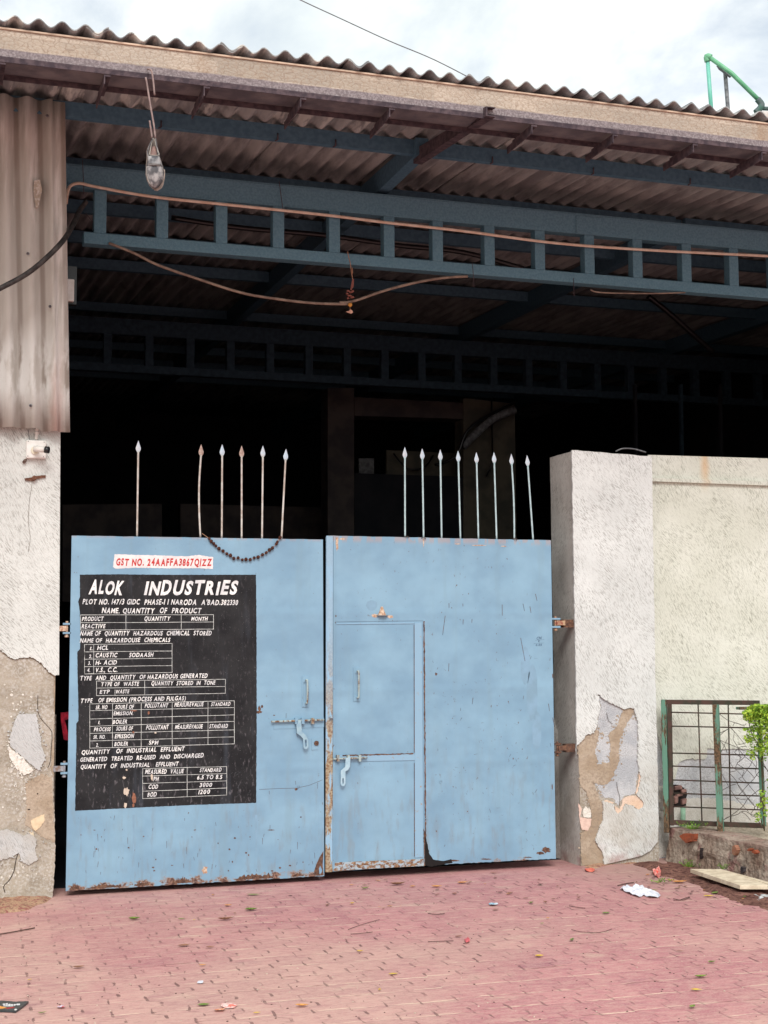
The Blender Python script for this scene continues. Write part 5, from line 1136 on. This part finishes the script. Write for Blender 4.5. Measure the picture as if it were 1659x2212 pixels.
b = B(); b.tube(smoothpath([spt(255, 1660, 0.040), spt(330, 1668, 0.062), spt(400, 1668, 0.062), spt(480, 1682, 0.040)], 4), 0.0045, 6); b.tube(smoothpath([spt(260, 1640, 0.044), spt(330, 1648, 0.064), spt(400, 1650, 0.064), spt(475, 1662, 0.044)], 4), 0.003, 6)
b.build('saddle_strap', simple('strap_leather', srgb(128, 124, 122), srgb(84, 82, 84), 30, 0.5), sh)
b = B(); b.tube(smoothpath([spt(x, y, d) for x, y, d in [(245, 1690, 0.036), (240, 1790, 0.036), (258, 1890, 0.036), (290, 1970, 0.032), (350, 2012, 0.026), (420, 1990, 0.030), (470, 1910, 0.034), (497, 1810, 0.036), (490, 1710, 0.036)]], 4), 0.0022, 5)
b.tube(smoothpath([spt(345, 1228, 0.02), spt(318, 1330, 0.030), spt(298, 1440, 0.035), spt(300, 1506, 0.040), spt(440, 1506, 0.040), spt(425, 1440, 0.034), spt(390, 1330, 0.030), spt(385, 1240, 0.020)], 3), 0.003, 5)
b.build('piping', simple('pale_piping', srgb(172, 168, 160), srgb(140, 136, 130), 30), sh)
b = B()
b.tube(smoothpath([spt(385, 1235, 0.005), spt(350, 960, 0.005), spt(300, 680, 0.005), spt(250, 360, 0.003), spt(225, 230, 0.0)], 4), 0.0055, 6)
b.tube(smoothpath([spt(330, 1220, 0.005), spt(310, 1080, 0.006), spt(288, 940, 0.010)], 4), 0.0055, 6)
b.tube(smoothpath([spt(255, 100, -0.055), spt(290, 96, 0.01), spt(325, 135, 0.02), spt(350, 300, 0.012), spt(370, 520, 0.008)], 4), 0.0055, 6)
b.build('strap', simple('grey_strap', srgb(150, 132, 128), srgb(124, 106, 104), 30), sh)

# ------------------------------------------------------------------ pipe frame on the roof, overhead wire
YP = 1.4
pf = thing('roof_pipe', at(1570, 245, YP), 'green plastic pipe frame standing on the roof edge, top right', 'pipe')
B().tube([at(1528, 124, YP), at(1534, 205, YP), at(1540, 275, YP)], 0.019, 12).build('pipe_riser', PIPET, pf)
B().tube([at(1530, 122, YP-0.02), at(1580, 158, YP-0.1), at(1643, 220, YP-0.2)], 0.021, 12).build('pipe_run', PIPEG, pf)
B().tube(smoothpath([at(1528.5, 133, YP), at(1527, 122, YP-0.005), at(1536, 124, YP-0.03)], 4), 0.029, 12).build('pipe_elbow', PIPEG, pf)
B().tube([at(1566, 152, YP+0.01), at(1571, 215, YP+0.01), at(1575, 275, YP+0.01)], 0.019, 10).build('support_post', GREYM, pf)
B().prism([at(*p, YP-0.04) for p in [(1551, 140), (1573, 155), (1580, 166), (1556, 148)]], [], (0, 0.03, 0)).build('clamp', GREYM, pf)
b = B(); b.tube(smoothpath([at(1636, 214, YP-0.2), at(1645, 226, YP-0.21), at(1640, 236, YP-0.21), at(1632, 243, YP-0.2)], 4), 0.03, 10).tube([at(1640, 234, YP-0.2), at(1690, 236, YP-0.2)], 0.02, 8); b.build('valve', simple('dark_green_valve', srgb(60, 96, 84), srgb(88, 100, 100), 20), pf)
o = recentre(B().prism([at(*p, YP-0.1) for p in [(1646, 240), (1700, 240), (1700, 285), (1650, 285)]], [], (0, 0.2, 0)).build('white_tank', simple('tank_plastic', srgb(226, 222, 218), srgb(196, 170, 156), 8))); tag(o, 'corner of a white tank on the roof at the right edge, under the green pipe', 'tank')
ow = B().tube(smoothpath([at(560, -45, 15), at(645, -2, 15), at(740, 42, 15), at(840, 88, 15), at(940, 130, 15), at(1050, 187, 15), at(1120, 225, 15)], 6), 0.010, 6).build('overhead_wire', simple('grey_wire', srgb(120, 120, 124)))
tag(recentre(ow), 'thin overhead wire crossing the sky above the roof', 'wire')

# ------------------------------------------------------------------ fence on the planter
FA, FB = Vector((5.53, 0.0, 0)), Vector((6.055, -0.5, 0)); FD = (FB-FA); FL = FD.length; FDn = FD/FL
def fpt(px_, py_, off=0.0):        # photograph point onto the fence plane
    n_ = Vector((FDn.y, -FDn.x, 0)); d = ray(px_, py_); t = (FA + n_*off - CAM).dot(n_)/d.dot(n_); return CAM + d*t
fe = thing('fence_panel', (5.8, -0.25, 0.25), 'rusty grid fence panel with peeling green posts, in front of the cream wall', 'fence')
F7 = lambda x, y: C8(x, y)
def fbar(name, pts, wpx, mat, dep=0.03, off=0.0, par=fe):
    (xa, ya), (xb, yb) = pts; a, c = fpt(*F7(xa, ya), off), fpt(*F7(xb, yb), off); b = B(); b.bar(a, c, wpx, dep, 0, up=Vector((-FDn.y, FDn.x, 0))); return b.build(name, mat, par, 0.002)
fbar('top_rail', [(395, 362), (1555, 372)], 0.035, FENCEST, 0.03); fbar('bottom_rail', [(470, 1862), (1620, 1905)], 0.036, FENCEST, 0.03)
fbar('green_post', [(362, 332), (402, 1990)], 0.040, GREENP, 0.04, 0.005)
fbar('side_stile', [(432, 385), (462, 1900)], 0.030, FENCEST, 0.028, 0.0)
fbar('side_stile', [(1555, 700), (1605, 1910)], 0.036, GREENP, 0.03, 0.0)
mid = fbar('green_post', [(1008, 395), (1072, 2025)], 0.044, GREENP, 0.045, 0.06)
for (yl, yr) in ((490, 518), (663, 688), (998, 1028), (1160, 1196), (1333, 1374), (1500, 1535), (1665, 1708)):
    a, c = fpt(*F7(450, yl)), fpt(*F7(1590, yr)); B().tube([a, c], 0.0058, 6).build('rod', FENCEST, fe)
for (xt, xb) in ((788, 838), (1163, 1196)):
    a, c = fpt(*F7(xt, 375), 0.008), fpt(*F7(xb, 1880), 0.008); B().tube([a, c], 0.0062, 6).build('rod', FENCEST, fe)
B().box(5.86, 6.06, -0.56, -0.50, 1.175, 1.195).build('loose_angle', GREENP, fe)
# tangled chain link
C9 = crop(2724, 2700, 4.0233)
nt = thing('chain_link_netting', fpt(*C9(800, 2100)), 'torn tangled chain link wire hanging on the right half of the fence', 'netting')
b = B(); off_ = 0.03
P9 = [[(440, 450), (560, 540), (660, 580), (760, 610), (800, 625), (850, 620), (860, 600)], [(655, 640), (670, 600), (700, 590), (760, 610)], [(450, 750), (570, 690)], [(450, 790), (510, 730), (570, 695)],
      [(605, 630), (650, 700), (720, 780), (820, 905)], [(620, 680), (670, 730), (665, 800), (660, 860), (735, 980)], [(440, 860), (600, 930), (735, 985)], [(450, 870), (520, 960), (560, 1060)], [(565, 840), (510, 960), (470, 1050)],
      [(735, 985), (800, 965), (870, 960)], [(735, 930), (800, 925), (850, 905)], [(740, 990), (830, 1030), (900, 1040)], [(740, 1000), (680, 1060), (790, 1140)], [(740, 1000), (830, 1110), (950, 1210), (1030, 1300)],
      [(740, 1010), (770, 1160), (715, 1240), (690, 1330)], [(840, 1130), (760, 1200), (720, 1240), (880, 1340), (990, 1460)], [(975, 1150), (940, 1240), (880, 1330), (800, 1440), (745, 1480), (870, 1550)], [(590, 1180), (650, 1290), (710, 1340), (800, 1430)],
      [(690, 1330), (830, 1340), (800, 1440), (885, 1550), (1000, 1690), (1040, 1740)], [(1070, 1350), (990, 1470), (900, 1560), (780, 1700), (740, 1730)], [(590, 1380), (700, 1500), (750, 1610), (850, 1740)], [(480, 1400), (530, 1500), (575, 1580)],
      [(480, 1660), (570, 1610), (650, 1570), (700, 1560)], [(710, 1540), (830, 1690), (890, 1790), (980, 1900)], [(1080, 1640), (1000, 1700), (890, 1790), (820, 1900), (740, 1970), (620, 2060), (500, 2130)], [(590, 1620), (650, 1700), (700, 1780), (820, 1910), (900, 2000)],
      [(710, 1780), (780, 1800), (880, 1795)], [(500, 2130), (580, 2080), (730, 2040), (780, 2000), (860, 2050), (930, 2130)], [(900, 1790), (1000, 1920), (930, 2040), (1010, 2080)], [(780, 2000), (850, 1990), (920, 2030), (1000, 2060)], [(1080, 1860), (990, 1930), (1010, 1960)],
      [(1010, 1150), (1030, 1240), (1015, 1310), (1020, 1400), (1070, 1450)], [(1130, 1220), (1207, 1360)], [(1140, 1270), (1200, 1340)], [(1130, 1550), (1207, 1470)], [(700, 1350), (600, 1370)], [(960, 1130), (940, 1160), (970, 1180)]]
for q in P9: b.tube(smoothpath([fpt(*C9(*p), off_+random.uniform(-0.012, 0.02)) for p in q], 3), 0.0022, 4)
b.build('wire_mesh', WIRE, nt)
# shrub
shb = thing('shrub', (6.22, -0.72, 0.24), 'bright green leafy shrub growing through the fence at the right edge', 'shrub')
b = B(); rl = random.Random(8)
def leafq(c, L_, W_, m, b=None):
    d = Vector((rl.uniform(-1, 1), rl.uniform(-1, 1), rl.uniform(-0.7, 0.9))).normalized(); s = d.cross(Vector((rl.uniform(-1, 1), rl.uniform(-1, 1), rl.uniform(-0.2, 1)))).normalized()
    n_ = d.cross(s)*W_*0.3
    b.face([c-d*L_/2, c+s*W_/2+n_*0, c+d*L_/2+n_, c-s*W_/2], m)
def foliage(cx, cy, rx, ry, n, dmin=-0.02, dmax=0.30):
    for _ in range(n):
        for _t in range(20):
            x_, y_ = rl.uniform(-1, 1), rl.uniform(-1, 1)
            if x_*x_+y_*y_ < 1: break
        dd = rl.uniform(dmin, dmax); px_, py_ = C9(cx+x_*rx, cy+y_*ry)
        p = fpt(px_, py_, 0.06+dd); leafq(p, rl.uniform(0.016, 0.030), rl.uniform(0.010, 0.018), 0 if rl.random() < 0.72 else 1, b)
for (cx, cy, rx, ry, n) in ((1060, 370, 180, 75, 420), (940, 440, 130, 80, 240), (880, 500, 70, 50, 80), (1180, 430, 210, 130, 1000), (1000, 380, 130, 60, 300), (1080, 520, 160, 110, 330), (930, 540, 80, 50, 60), (870, 430, 70, 40, 60), (1100, 640, 160, 90, 170), (960, 700, 110, 45, 70), (850, 690, 50, 18, 22), (1180, 760, 130, 150, 190), (940, 820, 110, 60, 90), (900, 870, 60, 40, 40), (1050, 950, 150, 80, 90), (1180, 1000, 90, 110, 70), (920, 1060, 70, 40, 34), (1050, 1050, 90, 60, 50), (1120, 1150, 60, 60, 30), (960, 1140, 40, 40, 20),
                            (1120, 1700, 60, 50, 26), (1180, 1820, 60, 70, 34), (1070, 1900, 50, 40, 20), (1050, 2080, 60, 90, 36), (1180, 2000, 50, 80, 24), (1350, 500, 180, 300, 900), (1330, 900, 160, 300, 400), (1350, 1500, 160, 500, 300)):
    foliage(cx, cy, rx, ry, n)
b.build('foliage', [LEAFA, LEAFB], shb)
b = B()
root0 = fpt(*C9(1150, 2300), 0.10)
for q in ([(1150, 2300), (1130, 1800), (1110, 1300), (1100, 1000), (1070, 700), (1050, 420)], [(1110, 1250), (1140, 1000), (1180, 700), (1200, 420)], [(1100, 1000), (1000, 850), (930, 700), (900, 520)], [(1090, 1200), (1000, 1080), (930, 1020)], [(1090, 800), (1130, 600), (1120, 400)], [(1140, 1900), (1060, 1880), (1040, 1950)], [(1120, 1250), (1207, 1350), (1300, 1500)], [(1300, 2300), (1330, 1500), (1350, 700)], [(1150, 2280), (1060, 2150), (1030, 2060)]):
    n_ = len(q); b.tube(smoothpath([fpt(*C9(*p), 0.12) for p in q], 3), 0.006 if n_ > 4 else 0.0035, 5)
b.build('stem', STEM, shb)
# little weeds
def weed(px_, py_, z, n, s, label, rr=0.05):
    b = B(); c = atz(px_, py_, z)
    for k in range(n):
        d = Vector((rl.uniform(-1, 1)*rr, rl.uniform(-1, 1)*rr, 0)); h_ = rl.uniform(0.5, 1)*s; a = c + d*0.6; t_ = a + Vector((d.x*0.8, d.y*0.8, h_)); s_ = Vector((0.004, 0.003, 0)); b.face([a-s_, a+s_, t_])
        if k % 2 == 0: leafq(t_, 0.016, 0.01, 0, b)
    o = b.build('weed', [LEAFB]); tag(recentre(o), label, 'weed')
q = CP(690, 680); weed(q[0], q[1], 0.01, 40, 0.05, 'small green weed at the end of the pale plank')
q = CP(1110, 700); weed(q[0], q[1], 0.06, 24, 0.04, 'tiny green weed behind the pale plank', 0.03)
q = CP(735, 200); weed(q[0], q[1], 0.27, 60, 0.05, 'low green weed on top of the planter wall beneath the fence rail', 0.07)
q = CP(320, 862); weed(q[0], q[1], 0.01, 40, 0.02, 'flat patch of green weed beside the white paper scrap', 0.06)
# green stake behind the fence
o = B().tube([at(*C8(600, 1680), 0.06), at(*C8(600, 1960), 0.06)], 0.02, 10).build('stake', simple('pale_green_stake', srgb(140, 176, 150), srgb(120, 150, 128), 20)); tag(recentre(o), 'short pale green pipe standing behind the fence at the wall hole', 'pipe')

# ------------------------------------------------------------------ things lying on the paving
o_ = [atz(*CP(*p), 0.085) for p in [(690, 700), (1080, 704), (1175, 745), (1659, 890), (2100, 1020), (1900, 940), (1310, 905)]]
P_ = [atz(*CP(690, 700), 0.07), atz(*CP(1080, 704), 0.075), atz(*CP(1750, 915), 0.075), atz(*CP(1820, 905), 0.07), atz(*CP(1310, 905), 0.065)]
pl = B().prism([P_[0], P_[1], P_[2], P_[3], P_[4]], [], (0, 0, -0.028)).build('plank', BOARDW, None, 0.002)
tag(recentre(pl), 'cut pale board lying on the soil beside the planter wall', 'board')
# white paper scrap
def scrap(name, outline, mat, label, cat, h=0.03, seed=1, n=9, z0=0.006):
    P = [atz(*p, z0) for p in outline]; c = sum(P, Vector())/len(P); b = B(); R = []
    for k in range(n+1):
        t = k/n; R.append([b.bm.verts.new(c.lerp(p, t)+Vector((0, 0, h*max(-0.1, 0.55*(1-t*0.8)+noise.noise(Vector((c.lerp(p, t).x*26, c.lerp(p, t).y*26, seed)))*1.1)))) for p in P])
    m_ = len(P)
    for k in range(n):
        for i in range(m_): b.bm.faces.new([R[k][i], R[k][(i+1) % m_], R[k+1][(i+1) % m_], R[k+1][i]])
    bmesh.ops.remove_doubles(b.bm, verts=b.bm.verts, dist=1e-5)
    return tag(recentre(b.build(name, mat)), label, cat)
PP = crop(2100, 2700, 1.7955)
scrap('paper_scrap', rough([PP(*p) for p in [(612, 1440), (660, 1415), (690, 1425), (740, 1410), (775, 1425), (800, 1442), (850, 1450), (885, 1462), (900, 1492), (860, 1500), (800, 1490), (780, 1480), (750, 1496), (700, 1478), (660, 1462)]], 5, 0.8, 2), PAPER, 'crumpled white paper lying on the pavers near the right pillar', 'paper', 0.026, 1)
scrap('foil_wrapper', [PP(*p) for p in blob(880, 1330, 34, 28, 4, 14, 0.3)], REDFOIL, 'crumpled shiny red wrapper on the soil by the planter wall', 'wrapper', 0.055, 2)
scrap('foil_wrapper', [PP(*p) for p in blob(400, 1305, 34, 10, 5, 12, 0.3)], simple('pink_red_scrap', srgb(214, 120, 100), srgb(196, 90, 80), 30), 'flat pinkish red scrap at the foot of the right pillar', 'wrapper', 0.02, 3)
scrap('plastic_scrap', [CP(*p) for p in [(1455, 1025), (1540, 1020), (1620, 1030), (1700, 1035), (1700, 1090), (1600, 1100), (1540, 1105), (1500, 1070)]], PLASTICB, 'clear plastic scrap at the far right edge beyond the board', 'plastic', 0.022, 5)
scrap('plastic_scrap', [((1512+x/1.0972)/K, (3300+y/1.0972)/K) for x, y in blob(471, 286, 20, 6, 6, 10, 0.3)], simple('white_blue_wrapper', srgb(226, 228, 232), srgb(128, 170, 190), 60), 'tiny white and blue wrapper on the pavers right of centre', 'wrapper', 0.012, 6)
CA = crop(0, 3300, 1.0972)
scrap('paper_scrap', [CA(*p) for p in [(957, 716), (1000, 712), (1026, 722), (1010, 734), (975, 735), (955, 728)]], simple('printed_scrap', srgb(232, 222, 216), srgb(214, 110, 96), 55), 'small white and red printed scrap near the lower edge of the paving', 'paper', 0.008, 7)
scrap('paper_scrap', [CA(*p) for p in [(925, 740), (975, 736), (965, 748), (930, 748)]], simple('orange_white_scrap', srgb(226, 190, 160), srgb(206, 120, 84), 60), 'torn orange and white scrap beside the red printed one', 'paper', 0.008, 8)
scrap('paper_scrap', [CA(*p) for p in blob(866, 623, 15, 6, 8, 10, 0.25)], PAPER, 'tiny pale blue scrap on the pavers in the lower middle', 'paper', 0.008, 9)
scrap('paper_scrap', [CA(*p) for p in blob(263, 730, 19, 6, 9, 10, 0.15)], simple('red_blue_scrap', srgb(200, 208, 224), srgb(196, 70, 66), 60), 'tiny red and blue wrapper on the pavers at lower left', 'wrapper', 0.008, 10)
scrap('plastic_scrap', [((1512+x/1.0972)/K, (3300+y/1.0972)/K) for x, y in blob(358, 444, 14, 12, 7, 10, 0.4)], simple('pink_scrap', srgb(224, 110, 116), None, 30), 'tiny bright pink scrap on the middle of the paving', 'wrapper', 0.012, 11)
# dark snack packet, lower left
CB = crop(0, 3850, 5.53)
pk = thing('snack_packet', atz(*CB(150, 600), 0.0), 'dark printed snack packet lying flat at the lower left corner', 'packet')
B().prism([atz(*CB(*p), 0.012) for p in rough([(-200, 500), (50, 498), (350, 520), (622, 510), (480, 620), (340, 720), (120, 705), (-200, 700)], 60, 4, 3)], [], (0, 0, -0.009)).build('wrapper', PACK, pk)
b = B()
for k, (x_, y_, rx, ry) in enumerate(((90, 580, 30, 20), (150, 575, 26, 22), (205, 585, 28, 16), (262, 588, 26, 15), (320, 590, 26, 16), (380, 580, 32, 16), (415, 578, 22, 16))): b.prism([atz(*CB(*p), 0.0128) for p in blob(x_, y_, rx, ry, k, 9, 0.2)], [], (0, 0, -0.0006))
b.prism([atz(*CB(*p), 0.0128) for p in blob(180, 612, 110, 9, 5, 12, 0.2)], [], (0, 0, -0.0006)); b.prism([atz(*CB(*p), 0.0128) for p in blob(340, 692, 30, 16, 6, 9, 0.2)], [], (0, 0, -0.0006))
b.build('white_print', WHITEP, pk)
B().prism([atz(*CB(*p), 0.0128) for p in [(-200, 610), (0, 615), (150, 650), (60, 670), (-200, 680)]], [], (0, 0, -0.0006)).build('orange_print', PACKO, pk)
B().prism([atz(*CB(*p), 0.0128) for p in [(120, 660), (320, 632), (300, 652), (150, 675)]], [], (0, 0, -0.0006)).build('red_print', REDP, pk)

# leaves and twigs
def leaf(px_, py_, L_, kind, label, seed, ang=None, bb=None, mi=0):
    r_ = random.Random(seed); c = atz(px_, py_, 0.005); a = r_.uniform(0, pi) if ang is None else ang; d = Vector((cos(a), sin(a), 0)); s = Vector((-sin(a), cos(a), 0)); b = bb or B()
    L_ *= 0.85; prof = [(-0.5, 0.02), (-0.3, 0.16), (-0.05, 0.22), (0.2, 0.17), (0.4, 0.07), (0.5, 0.01)]; wf = r_.uniform(0.7, 1.5); cu = r_.uniform(0.2, 1.0)
    R = []
    for t, w_ in prof:
        p = c + d*L_*t; z = 0.002 + cu*L_*0.5*t*t; wz = w_*L_*wf
        R.append([b.bm.verts.new(p + s*(k*wz) + Vector((0, 0, z + abs(k)*wz*0.5*cu))) for k in (-1, 0, 1)])
    for i in range(5):
        for k in range(2): b.bm.faces.new([R[i][k], R[i][k+1], R[i+1][k+1], R[i+1][k]]).material_index = mi
    if bb: return
    o = recentre(b.build('fallen_leaf', LEAFM[kind])); tag(o, label, 'leaf', 'fallen leaves on the paving'); return o
CAr = lambda x, y: ((1512+x/1.0972)/K, (3300+y/1.0972)/K)
LV = [('green', CA(1085, 312), 0.10, 'long serrated green leaf below the left gate leaf', 0.1), ('green', CA(1578, 219), 0.09, 'green leaf just below the meeting of the two gate leaves', 0.5), ('green', CA(580, 352), 0.085, 'narrow green leaf on the pavers, left part', 0.0), ('green', CA(785, 351), 0.06, 'pale green leaf next to a small yellow one below the left gate leaf', 0.0),
      ('yellow', CA(839, 354), 0.03, 'tiny yellow leaf below the left gate leaf', 1.0), ('orange', CA(986, 293), 0.06, 'small orange leaf below the left gate leaf', 0.0), ('yellow', CA(1522, 284), 0.05, 'yellow leaf below the lower right corner of the left gate leaf', 0.6), ('green', CA(1095, 246), 0.11, 'curled green leaf among dry litter below the left gate leaf', -0.3), ('brown', CA(975, 353), 0.12, 'long dry pinkish leaf on the pavers, left of centre', 0.1),
      ('brown', CA(795, 466), 0.09, 'olive brown leaf on the pavers, middle left', 0.2), ('brown', CA(908, 473), 0.06, 'dark brown leaf on the pavers left of centre', 0.0), ('orange', CA(875, 551), 0.05, 'small orange leaf on the pavers, lower middle', 0.0), ('brown', CA(340, 560), 0.075, 'curled dark brown leaf on the sandy pavers at left', 0.2), ('yellow', CA(128, 614), 0.035, 'small yellow leaf on the sandy pavers at far left', 0.6),
      ('green', CA(183, 757), 0.05, 'lime green leaf beside the dark packet', 0.3), ('green', CA(880, 721), 0.07, 'thin green leaf by the printed scrap', -0.1), ('yellow', CA(1110, 757), 0.045, 'pale yellow leaf at the lower middle edge', 0.0), ('orange', CA(1305, 727), 0.075, 'dry orange leaf at the lower middle edge', -0.3), ('yellow', CA(1640, 657), 0.045, 'bright yellow leaf in the lower middle of the paving', 1.2), ('yellow', CA(1556, 491), 0.045, 'yellow leaf on the pavers near the picture centre line', 0.0),
      ('yellow', CAr(672, 512), 0.06, 'yellow leaf on the pavers right of centre', 0.0), ('green', CAr(812, 442), 0.075, 'upturned bright green leaf on the pavers right of centre', 0.9), ('green', CAr(960, 325), 0.07, 'olive green leaf on the pavers below the white paper', 0.3), ('green', CAr(636, 282), 0.055, 'dark green leaf on the pavers below the right gate leaf', 0.8), ('green', CAr(1417, 538), 0.055, 'bright green leaf at the right side of the paving', 0.1), ('green', CAr(1370, 602), 0.085, 'long dull green leaf at the right side of the paving', 0.0),
      ('yellow', CAr(1350, 657), 0.065, 'yellow leaf below the long green one at right', -0.4), ('green', CAr(1333, 731), 0.06, 'yellow green leaf in the lower right corner area', 0.7), ('brown', CAr(1280, 489), 0.055, 'brown leaf on the pavers at right', -0.6), ('yellow', CAr(1403, 252), 0.085, 'yellow leaf on the soil below the pale board', -0.2), ('green', CAr(1575, 255), 0.10, 'green leaf beside the clear plastic scrap', 0.1), ('green', CAr(1160, 226), 0.09, 'green leaf lying on the white crumpled paper', -0.2),
      ('brown', CAr(475, 151), 0.075, 'dark curled leaf just below the right gate leaf', -0.1), ('brown', CAr(545, 240), 0.07, 'reddish brown leaf below the right gate leaf', 0.5), ('orange', CAr(340, 195), 0.10, 'long dry straw coloured leaf below the wicket door', 0.1), ('orange', CAr(228, 212), 0.09, 'straw coloured leaf below the left edge of the right gate leaf', -0.2), ('brown', CAr(60, 202), 0.14, 'long dry leaf strip below the wicket door', 0.1), ('orange', CAr(25, 295), 0.045, 'tiny orange leaf below the gate meeting line', 0.0),
      ('orange', CAr(1278, 192), 0.13, 'dry peach coloured leaf on the soil by the pale board', 0.0), ('orange', CAr(1240, 184), 0.10, 'cream dry leaf next to the peach one by the board', -0.8), ('orange', CAr(1140, 160), 0.05, 'small orange leaf left of the red wrapper', 0.3), ('green', CAr(1430, 238), 0.10, 'olive leaf among litter below the pale board', 0.6), ('yellow', CAr(40, 588), 0.06, 'thin yellow leaf in the lower middle, left of the reddest pavers', 0.0), ('brown', CAr(322, 427), 0.07, 'curled brown leaf by the bright pink scrap', 0.3), ('green', CAr(683, 370), 0.035, 'tiny olive leaf right of centre', 0.3)]
for k, (kind, (a, c), L_, lab, an) in enumerate(LV): leaf(a, c, L_, kind, lab, k, an)
rk = random.Random(77); lit = B()
for k in range(150):     # countless-looking dry bits gathered along the gate foot and wall foot
    t = rk.random()
    if k < 75: a, c = rk.uniform(380, 1250), 1895 + abs(rk.gauss(0, 38)) - (0 if rk.random() < 0.6 else 8)
    else: a, c = CP(rk.uniform(0, 1500), rk.gauss(880, 110))
    if atz(a, c).y > -0.05: continue
    leaf(a, c, rk.uniform(0.012, 0.055), 'brown', '', 200+k, None, lit, rk.choice([0, 0, 0, 1, 2]))
tag(lit.build('leaf_litter', [LEAFM['brown'], TWIG, LEAFM['orange']]), 'dry leaf bits and litter gathered along the foot of the gate and walls', None, None, 'stuff')
def twig(pts, r_, label, C=None):
    b = B(); b.tube(smoothpath([atz(*(C(*p) if C else p), 0.008) for p in pts], 3), r_, 5); tag(recentre(b.build('twig', TWIG)), label, 'twig', 'twigs on the paving')
twig([(810, 395), (850, 405), (930, 408), (985, 393)], 0.0018, 'thin curved twig on the pavers right of centre', CAr)
twig([(190, 325), (225, 330), (262, 326)], 0.0024, 'dark short twig on the pavers below the gate meeting line', CAr)
twig([(800, 293), (840, 300), (870, 303)], 0.0024, 'dark twig left of the white crumpled paper', CAr)
twig([(1250, 262), (1290, 268), (1322, 256)], 0.0024, 'forked dark twig on the pavers below the soil strip', CAr)
twig([(1505, 395), (1560, 375), (1640, 352)], 0.0018, 'long thin twig on the pavers just right of the left gate leaf', CA)
twig([(190, 448), (300, 444)], 0.0021, 'straight reddish stick on the pavers near the pink scrap', CAr)
twig([(1515, 415), (1560, 412), (1610, 406)], 0.0018, 'straight thin stick on the pavers near the picture centre', CA)
twig([(0, 415), (60, 405), (150, 388)], 0.0036, 'dark stick at the far left edge of the paving', CA)
twig([(750, 218), (800, 212), (835, 216)], 0.0024, 'brown twig among litter below the notice board', CA)
twig([(1010, 205), (1050, 196), (1080, 192)], 0.0036, 'dark twig above the white crumpled paper', CAr)
twig([(480, 1090), (560, 1088), (640, 1060), (680, 1050)], 0.0024, 'dark branching twig in front of the soil strip', CP)
# little stones and grit
gb = B()
for k in range(420):
    a, c = rk.uniform(0, 1659), rk.uniform(1905, 2212); p = atz(a, c, 0.001); r_ = rk.uniform(0.002, 0.006); gb.ball(p, r_, rk.choice([0, 0, 1]), 1, (1, 1, 0.6), 0.2)
tag(gb.build('grit', [simple('dark_grit', srgb(96, 74, 68)), simple('pale_grit', srgb(206, 188, 170))]), 'scattered grit and small stones on the paving', None, None, 'stuff')
# red rag seen through the left gap
o = B().prism([at(*p, 0.35) for p in rough([(131, 1540), (150, 1538), (152, 1552), (140, 1556), (146, 1580), (150, 1600), (138, 1598), (132, 1560)], 3, 0.6, 4)], [], (0, 0.02, 0)).build('red_rag', simple('crimson_cloth', srgb(206, 40, 66), srgb(150, 24, 50), 30)); tag(recentre(o), 'crimson rag seen in the gap between left pillar and gate', 'rag')
